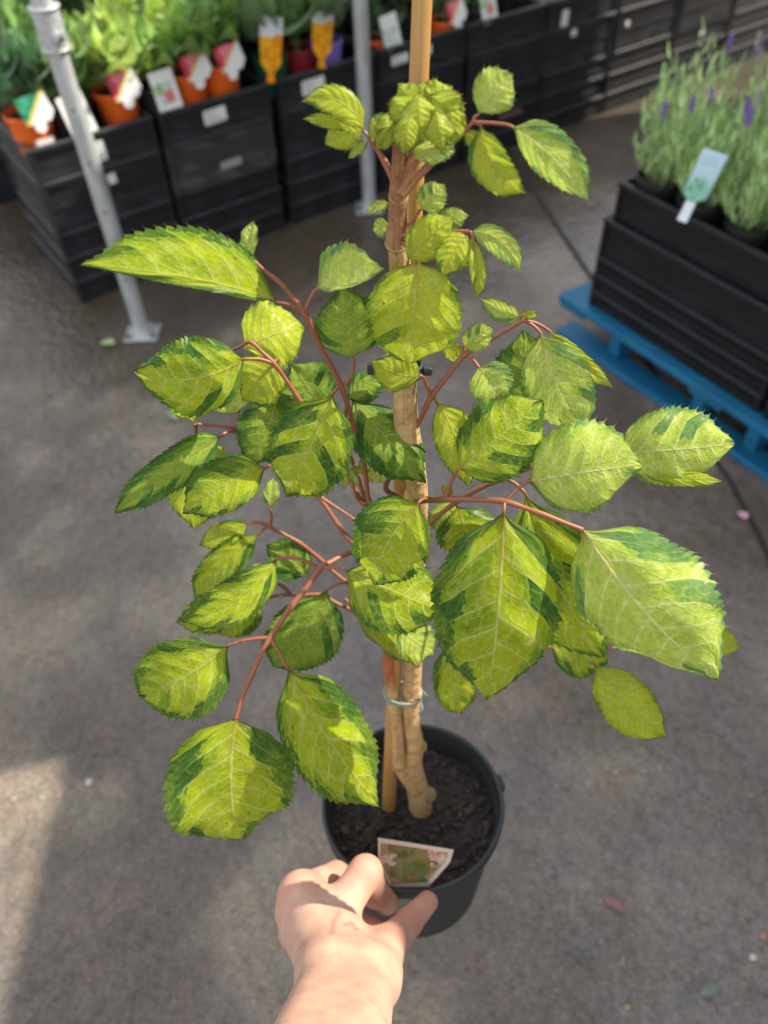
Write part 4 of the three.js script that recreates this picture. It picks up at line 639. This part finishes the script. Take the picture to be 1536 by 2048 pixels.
// upper right leaf
stalk([[826, 1020, 0.612, 6], [772, 978, 0.598, 6], [812, 890, 0.565, 6.5], [862, 794, 0.535, 7], [930, 709, 0.52, 7], [1046, 640, 0.505, 6]], [
  [872, 802, 0.54, 938, 974, 0.555, 86, { k: -12, c: 'lime', m: 2, fold: 12, at: [862, 794, 0.535] }],
  [843, 752, 0.512, 742, 722, 0.494, 74, { k: -6, c: 'lime', fold: 14, at: [862, 794, 0.535], roll: 20 }],
  [926, 694, 0.518, 986, 654, 0.51, 48, { c: 'pale', fold: 25, at: [930, 709, 0.52] }],
  [922, 690, 0.524, 892, 716, 0.535, 50, { c: 'lime', fold: 15 }],
  [956, 732, 0.518, 1012, 806, 0.515, 84, { c: 'pale', m: 4, fold: 18, at: [930, 709, 0.52] }],
  [1043, 633, 0.505, 960, 597, 0.50, 36, { c: 'pale', fold: 28, roll: 25, at: [1046, 640, 0.505] }],
  [1043, 631, 0.505, 1076, 629, 0.502, 16, { c: 'lime', fold: 25 }],
  [1080, 665, 0.507, 1176, 868, 0.515, 130, { k: 10, c: 'pale', m: 5, fold: 8, roll: -14, at: [1046, 640, 0.505] }],
  [1096, 660, 0.512, 1226, 775, 0.522, 36, { k: 4, c: 'lime', fold: 20, at: [1046, 640, 0.505] }],
  [1062, 838, 0.57, 1046, 660, 0.55, 142, { c: 'deep', m: 1, fold: 8 }],
], RED, DRK);
// small upper leaf
stalk([[800, 470, 0.455, 6], [860, 462, 0.45, 5], [938, 463, 0.445, 5]], [
  [815, 517, 0.452, 908, 436, 0.44, 84, { k: -4, c: 'lime', m: 1, fold: 12, ex: 0.55 }],
  [936, 466, 0.446, 886, 552, 0.45, 72, { k: 4, c: 'lime', m: 3, fold: 10 }],
  [940, 463, 0.445, 1040, 546, 0.445, 46, { k: -20, c: 'pale', m: 1, fold: 22 }],
  [946, 482, 0.445, 955, 598, 0.455, 28, { c: 'lime', k: -4, fold: 35, at: [940, 463, 0.445], pr: 3.5 }],
  [872, 446, 0.458, 938, 430, 0.452, 42, { c: 'pale', fold: 15 }],
  [942, 476, 0.46, 934, 532, 0.47, 44, { c: 'lime', fold: 8 }],
]);
stalk([[802, 470, 0.456, 4], [828, 440, 0.45, 3.5], [838, 425, 0.448, 3]], [
  [842, 420, 0.448, 890, 368, 0.44, 56, { c: 'pale', fold: 14, at: [836, 428, 0.448], pr: 3 }],
  [778, 405, 0.455, 732, 424, 0.458, 22, { c: 'pale', fold: 20 }],
  [780, 450, 0.462, 746, 462, 0.465, 38, { c: 'pale', fold: 12 }],
]);
// crown of young leaves
stalk([[796, 384, 0.442, 10], [770, 325, 0.434, 8], [744, 285, 0.43, 6], [728, 262, 0.428, 4]], [
  [730, 264, 0.428, 602, 204, 0.418, 54, { k: 24, c: 'lime', m: 4, fold: 22, roll: -12 }],
  [704, 256, 0.43, 606, 238, 0.425, 26, { k: 5, c: 'lime', fold: 20 }],
  [726, 262, 0.430, 650, 288, 0.434, 62, { k: 4, c: 'lime', m: 5, fold: 8, ex: 0.5 }],
  [737, 280, 0.428, 695, 318, 0.43, 16, { c: 'pale', fold: 30 }],
]);
stalk([[804, 388, 0.438, 9], [880, 312, 0.42, 6.5], [946, 244, 0.408, 6]], [
  [956, 230, 0.407, 1026, 148, 0.398, 86, { k: -6, c: 'pale', m: 0, fold: 10, at: [946, 244, 0.408], p: 1.05 }],
  [960, 250, 0.408, 1052, 386, 0.42, 70, { k: 16, c: 'lime', m: 6, fold: 20, roll: -16, at: [946, 244, 0.408], via: [953, 246, 0.408] }],
  [1022, 252, 0.405, 1176, 402, 0.408, 82, { k: -20, c: 'pale', m: 4, fold: 14, roll: -14, at: [946, 244, 0.408], via: [985, 246, 0.406] }],
  [924, 266, 0.414, 976, 306, 0.416, 32, { c: 'lime', k: -4, fold: 15 }],
]);
stalk([[800, 386, 0.438, 9], [816, 330, 0.43, 7], [826, 270, 0.422, 6], [832, 225, 0.414, 5]], [
  [838, 186, 0.404, 842, 284, 0.408, 104, { c: 'lime', m: 7, fold: -14, und: 0.25, arch: 0.22 }],
  [834, 190, 0.408, 782, 258, 0.414, 70, { c: 'lime', m: 1, fold: -10, arch: 0.2, und: 0.2 }],
  [858, 188, 0.406, 930, 250, 0.412, 70, { c: 'lime', m: 2, arch: 0.2, und: 0.2, fold: -8 }],
  [900, 200, 0.406, 904, 300, 0.414, 58, { c: 'lime', m: 4, arch: 0.18, und: 0.15, fold: -14 }],
  [822, 226, 0.402, 806, 312, 0.408, 70, { c: 'lime', m: 3, fold: -16, und: 0.25, arch: 0.2 }],
  [872, 216, 0.400, 884, 306, 0.406, 72, { c: 'lime', m: 6, fold: -12, und: 0.28, arch: 0.2 }],
  [776, 222, 0.41, 760, 292, 0.414, 50, { c: 'lime', m: 0, fold: -16, und: 0.25, arch: 0.2 }],
  [866, 274, 0.410, 866, 332, 0.414, 78, { c: 'pale', m: 5, und: 0.2, arch: 0.12 }],
  [790, 232, 0.412, 736, 276, 0.418, 48, { c: 'lime', und: 0.2, arch: 0.15 }],
  [800, 240, 0.412, 752, 300, 0.418, 32, { c: 'lime', fold: 30, arch: 0.2 }],
  [830, 215, 0.412, 796, 168, 0.412, 62, { c: 'lime', fold: -10, arch: 0.15 }],
  [850, 215, 0.412, 906, 172, 0.41, 74, { c: 'lime', fold: -10, arch: 0.15, und: 0.2 }],
  [842, 215, 0.416, 848, 164, 0.414, 70, { c: 'lime', fold: 0, arch: 0.15 }],
]);
stalk([[806, 390, 0.437, 8], [826, 335, 0.428, 6], [852, 288, 0.42, 5], [866, 262, 0.416, 4]], []);
stalk([[808, 392, 0.437, 8], [840, 345, 0.43, 6], [872, 305, 0.424, 5], [898, 272, 0.42, 4]], []);
// lower right and inner leaves
stalk([[842, 1180, 0.69, 5], [960, 1240, 0.68, 4.5], [1090, 1290, 0.68, 4], [1190, 1328, 0.68, 3.5]], [
  [1188, 1326, 0.68, 1332, 1472, 0.70, 98, { k: 12, c: 'lime', m: 5, fold: 14 }],
  [1098, 1290, 0.68, 1216, 1326, 0.69, 92, { c: 'vary', m: 5, fold: 8 }],
  [1412, 1276, 0.69, 1480, 1294, 0.70, 60, { c: 'lime', fold: 8, at: [1200, 1300, 0.685], pr: 3 }],
  [888, 1290, 0.68, 922, 1426, 0.72, 78, { c: 'vary', m: 7, fold: 10, at: [870, 1196, 0.688], pr: 3.5 }],
  [796, 1256, 0.69, 868, 1310, 0.70, 80, { c: 'pale', fold: 8, at: [838, 1180, 0.69], pr: 3 }],
]);
stalk([[833, 1060, 0.632, 5], [780, 1034, 0.618, 5], [735, 1006, 0.605, 5], [690, 880, 0.575, 5], [692, 815, 0.565, 4]], [
  [702, 798, 0.562, 852, 966, 0.565, 124, { k: 8, c: 'deep', m: 4, fold: 12, roll: 14 }],
  [694, 800, 0.568, 772, 752, 0.575, 66, { c: 'deep', m: 3, fold: 10, k: -4 }],
  [722, 902, 0.60, 776, 966, 0.62, 58, { c: 'pale', fold: 6 }],
]);
stalk([[742, 1008, 0.602, 4], [716, 1000, 0.60, 4], [700, 950, 0.585, 3], [688, 930, 0.58, 2.5]], [
  [686, 930, 0.58, 660, 908, 0.576, 18, { c: 'pale', fold: 20, teeth: 6 }], [690, 936, 0.58, 688, 980, 0.58, 16, { c: 'pale', fold: 20, teeth: 6 }], [696, 936, 0.58, 718, 974, 0.58, 16, { c: 'pale', fold: 20, teeth: 6 }], [684, 934, 0.58, 650, 944, 0.58, 16, { c: 'lime', fold: 20, teeth: 6 }], [700, 938, 0.585, 742, 942, 0.585, 14, { c: 'lime', fold: 20, teeth: 6 }],
]);
stalk(null, [[905, 990, 0.53, 884, 972, 0.53, 16, { c: 'lime', fold: 35, teeth: 6 }], [1000, 1180, 0.64, 1080, 1260, 0.66, 80, { c: 'vary' }], [770, 1110, 0.63, 730, 1180, 0.65, 60, { c: 'deep' }]]);

// ---------------------------------------------------------------- picture tag in the pot
{
  const z = 0.775, c = at(828, 1728, z), t = thing('plant_tag', 'creased plastic picture tag with pale border held at the pot rim', 'plant tag', [c.x, c.y, c.z]);
  const q = (x, y) => { const p = at(x, y, z).sub(c); return [p.dot(CX), p.dot(CY)]; };
  const s = new THREE.Shape(); [[756, 1662], [906, 1692], [900, 1722], [862, 1780], [842, 1880], [800, 1880], [780, 1788], [757, 1720]].forEach(([x, y], i) => i ? s.lineTo(...q(x, y)) : s.moveTo(...q(x, y)));
  const wdt = px2m(152, z), hgt = px2m(220, z), cy = q(830, 1771)[1];
  const tex = canvasTex(304, 440, (g, w, h) => {
    const px = (x) => (x - 754) * 2, py = (y) => (y - 1661) * 2; g.fillStyle = '#d9c4b6'; g.fillRect(0, 0, w, h); g.fillStyle = '#5f6c4c'; g.fillRect(0, 250, w, h);
    g.save(); g.beginPath(); [[763, 1673], [898, 1698], [892, 1722], [857, 1773], [785, 1779], [763, 1722]].forEach(([x, y], i) => i ? g.lineTo(px(x), py(y)) : g.moveTo(px(x), py(y))); g.clip();
    g.fillStyle = '#a5896a'; g.fillRect(0, 0, w, h); blob(g, ['#6b6433', '#7c7440', '#5f5a2c', '#847a4c'], 146, 110, 74, 170, 31); blob(g, ['#d4b9a6', '#caa592', '#dcc6b6'], 48, 112, 26, 26, 32); blob(g, ['#cdb5a2', '#b79c86'], 246, 118, 26, 24, 33); blob(g, ['#5d6630', '#6c7434'], 150, 180, 50, 50, 34); blob(g, ['#e2b1a8', '#d9a092'], 226, 78, 16, 14, 36); blob(g, ['#a8683c', '#8d5a34'], 150, 212, 18, 12, 35); g.strokeStyle = '#cdbba6'; g.lineWidth = 2; g.beginPath(); g.moveTo(100, 130); g.lineTo(98, 220); g.stroke(); g.restore();
  });
  part('card', flatShape(s, 0.0007, wdt, hgt, 0, cy), new THREE.MeshPhysicalMaterial({ map: tex, roughness: 0.3, clearcoat: 1, clearcoatRoughness: 0.08 }), t);
  const m = new THREE.Matrix4().makeBasis(CX, CY, CZ); t.quaternion.setFromRotationMatrix(m); t.rotateX(0.35);
}

// ---------------------------------------------------------------- hand and forearm
{
  const J = (x, y, z, r) => ({ p: at(x, y, z), r: px2m(r, z) });
  const wU = J(662, 1948, 0.612, 54), wR = J(738, 1958, 0.610, 52), wrist = J(700, 1956, 0.611, 54), bU = J(566, 2240, 0.452, 104), bR = J(668, 2240, 0.448, 100), eU = J(500, 2640, 0.33, 150), eR = J(640, 2640, 0.325, 150);
  const iM = J(668, 1834, 0.685, 40), mM = J(602, 1788, 0.70, 38), rM = J(588, 1824, 0.702, 35), pM = J(594, 1866, 0.70, 33), tC = J(752, 1950, 0.634, 46), tM = J(778, 1886, 0.685, 35);
  const iP = J(731, 1745, 0.705, 33), iD = J(750, 1786, 0.750, 27), iT = J(774, 1804, 0.785, 24);
  const mP = J(672, 1752, 0.755, 27), mD = J(722, 1770, 0.79, 25), mT = J(760, 1795, 0.80, 23);
  const rP = J(650, 1832, 0.765, 28), rD = J(700, 1856, 0.765, 26), rT = J(742, 1858, 0.75, 24), pP = J(645, 1886, 0.755, 26), pD = J(690, 1898, 0.75, 24), pT = J(726, 1894, 0.735, 22);
  const tI = J(816, 1846, 0.728, 27), tT = J(855, 1804, 0.757, 21);
  const tend = (j, z) => [J(700, 1925, 0.606, 3), { p: j.p.clone().addScaledVector(j.p.clone().sub(camera.position).normalize(), -z), r: 0.006 }];
  const bones = [[eU, bU], [eR, bR], [bU, wU], [bR, wR], [wU, wR], [bU, bR], [wU, wrist], [wR, iM], [wrist, mM], [wU, rM], [wU, pM], [wR, tC], [tC, tM], [iM, iP], [iP, iD], [iD, iT], [mM, mP], [mP, mD], [mD, mT], [rM, rP], [rP, rD], [rD, rT], [pM, pP], [pP, pD], [pD, pT], [tM, tI], [tI, tT], [J(655, 1850, 0.69, 40), J(668, 1900, 0.655, 46)], [J(716, 1880, 0.685, 32), J(758, 1912, 0.668, 32)], [iM, mM], tend(iM, 0.0145), tend(mM, 0.0135), tend(rM, 0.0125)];
  const shrink = { 7: 0.92, 8: 0.92, 9: 0.92, 10: 0.9, 11: 0.9 };
  const B = bones.map(([a, b], i) => { const ab = b.p.clone().sub(a.p); return { a: a.p, ab, l2: ab.lengthSq(), r0: a.r * (shrink[i] ?? 1), r1: b.r, k: i >= 13 && i <= 26 ? 0.0045 : i < 7 ? 0.018 : i > 29 ? 0.006 : 0.012 }; });
  const field = (p) => {
    let body = 1, dist = 1; const d = V(0, 0, 0);
    for (const b of B) { d.copy(p).sub(b.a); const t = clamp(d.dot(b.ab) / b.l2), dd = d.addScaledVector(b.ab, -t).length() - lerp(b.r0, b.r1, t), h = clamp(0.5 + 0.5 * (body - dd) / b.k); body = lerp(body, dd, h) - b.k * h * (1 - h); }
    return body;
  };
  function meshField(min, size, res) {
    const mc = new MarchingCubes(res, new THREE.MeshBasicMaterial(), false, false, 200000); mc.isolation = 0; const h = res / 2, q = V(0, 0, 0);
    for (let k = 0; k < res; k++) for (let j = 0; j < res; j++) for (let i = 0; i < res; i++) { q.set(min.x + (i / res) * size, min.y + (j / res) * size, min.z + (k / res) * size); mc.field[i + j * res + k * res * res] = -field(q); }
    mc.update(); const n = mc.count, P = mc.positionArray.slice(0, n * 3), N = mc.normalArray.slice(0, n * 3);
    for (let i = 0; i < n; i++) { P[i * 3] = min.x + (P[i * 3] + 1) * 0.5 * size; P[i * 3 + 1] = min.y + (P[i * 3 + 1] + 1) * 0.5 * size; P[i * 3 + 2] = min.z + (P[i * 3 + 2] + 1) * 0.5 * size; }
    return { P, N, n };
  }
  const hand = meshField(V(-0.23, 0.55, -0.36), 0.50, 230);
  const col = new Float32Array(hand.n * 3), q = V(0, 0, 0), nor = new Float32Array(hand.n * 3), e = 0.0012;
  const tips = [iP, iD, iT, mM, mP, mD, mT, rP, rT, pP, pT, tI, tT, tM].map((j) => j.p), cut = [[at(682, 1846, 0.62), at(690, 1856, 0.62)], [at(704, 1846, 0.62), at(712, 1856, 0.62)]];
  const pxOf = (p) => { const d = p.clone().sub(camera.position), z = -d.dot(CZ); return [W0 / 2 + F * d.dot(CX) / z, H0 / 2 - F * d.dot(CY) / z]; };
  const scratch = [[[668, 1840], [664, 1866]], [[690, 1850], [704, 1846]], [[704, 1846], [712, 1858]], [[672, 1838], [680, 1822]]];
  for (let i = 0; i < hand.n; i++) {
    q.set(hand.P[i * 3], hand.P[i * 3 + 1], hand.P[i * 3 + 2]);
    const f0 = field(q); const nx = field(q.clone().setX(q.x + e)) - f0, ny = field(q.clone().setY(q.y + e)) - f0, nz = field(q.clone().setZ(q.z + e)) - f0, l = Math.hypot(nx, ny, nz) || 1; nor.set([nx / l, ny / l, nz / l], i * 3);
    let red = 0; for (const t of tips) red = Math.max(red, 1 - sstep(0.006, 0.034, q.distanceTo(t)));
    const m = fbm(q.x * 90 + 30, q.y * 90 + q.z * 70 + 30, 191, 4), m2 = fbm(q.x * 400 + 30, q.z * 400 + q.y * 300 + 30, 193, 2);
    let c = mix3([0.58, 0.375, 0.275], [0.53, 0.28, 0.21], clamp(m * 1.6 - 0.3)); c = mix3(c, [0.55, 0.20, 0.13], 0.62 * red);
    const [sx, sy] = pxOf(q); let sc = 0; for (const [[ax, ay], [bx, by]] of scratch) { const t = clamp(((sx - ax) * (bx - ax) + (sy - ay) * (by - ay)) / ((bx - ax) ** 2 + (by - ay) ** 2)); sc = Math.max(sc, 1 - sstep(1.5, 6, Math.hypot(sx - ax - t * (bx - ax), sy - ay - t * (by - ay)))); } if (nor[i * 3 + 1] > 0.1) c = mix3(c, [0.5, 0.13, 0.11], sc * 0.6);
    const k = 0.92 + 0.16 * m2; col.set([c[0] * k, c[1] * k, c[2] * k], i * 3);
  }
  const g = new THREE.BufferGeometry(); g.setAttribute('position', new THREE.BufferAttribute(hand.P, 3)); g.setAttribute('normal', new THREE.BufferAttribute(nor, 3)); g.setAttribute('color', new THREE.BufferAttribute(col, 3));
  const o = wrist.p; g.translate(-o.x, -o.y, -o.z);
  const t = thing('person', 'bare left hand and forearm gripping the pot rim, back of the hand up', 'person', [o.x, o.y, o.z]);
  part('skin', g, new THREE.MeshPhysicalMaterial({ vertexColors: true, roughness: 0.62, sheen: 0.15, sheenRoughness: 0.5, sheenColor: rgb(0.9, 0.6, 0.5) }), t);
}

// ---------------------------------------------------------------- scraps on the ground
{
  const lf = (c) => std(c, 0.6, { side: THREE.DoubleSide, vertexColors: true });
  const scrap = (px, py, len, wid, turn, c, label, name = 'fallen_leaf', cat = 'fallen leaf') => { const p = level(px, py, 0.004), t = thing(name, label, cat, [p.x, 0.004, p.z], turn); part('leaf_blade', blade(len, wid, 0.35, 0.3, [1, 1, 1]).rotateX(-Math.PI / 2 + 0.06).translate(0, 0.003, 0), lf(c), t); };
  scrap(230, 690, 0.055, 0.034, 1.2, [0.32, 0.40, 0.2], 'pale green fallen leaf on the asphalt by the left pole base');
  scrap(355, 842, 0.06, 0.04, 0.4, [0.25, 0.34, 0.16], 'green fallen leaf on the asphalt under the left leaves');
  scrap(1436, 1972, 0.035, 0.018, 1.9, [0.11, 0.15, 0.11], 'small dark green fallen leaf near the lower right corner');
  scrap(1252, 1826, 0.045, 0.016, 0.9, [0.19, 0.10, 0.10], 'reddish brown fallen leaf right of the pot');
  scrap(1492, 1040, 0.03, 0.024, 0.3, [0.62, 0.36, 0.46], 'pink petal on the asphalt below the pallet', 'petal', 'petal');
  scrap(215, 583, 0.035, 0.03, 0.8, [0.32, 0.12, 0.11], 'reddish scrap lying at the foot of the leftmost crates');
  const stone = (px, py, s, c, label) => { const p = level(px, py, 0.003), t = thing('pebble', label, 'pebble', [p.x, s * 0.3, p.z]); const g = new THREE.IcosahedronGeometry(s, 2), a = g.attributes.position; for (let i = 0; i < a.count; i++) { const k = 0.85 + 0.3 * hash(Math.round(a.getX(i) * 9e3), Math.round(a.getZ(i) * 9e3), 5); a.setXYZ(i, a.getX(i) * k, a.getY(i) * 0.6 * k, a.getZ(i) * k); } g.computeVertexNormals(); part('stone', g, std(c, 0.8), t); };
  stone(1507, 1914, 0.0055, [0.48, 0.48, 0.5], 'small white pebble near the lower right edge'); stone(1528, 1872, 0.006, [0.32, 0.2, 0.15], 'small tan pebble at the right edge'); stone(1256, 2014, 0.0045, [0.36, 0.24, 0.14], 'small orange pebble on the bottom right asphalt'); stone(178, 1564, 0.007, [0.5, 0.45, 0.42], 'pale pebble on the asphalt at lower left');
}
scene.traverse((o) => { if (o.isMesh) { o.castShadow = true; o.receiveShadow = true; } });
renderer.render(scene, camera);
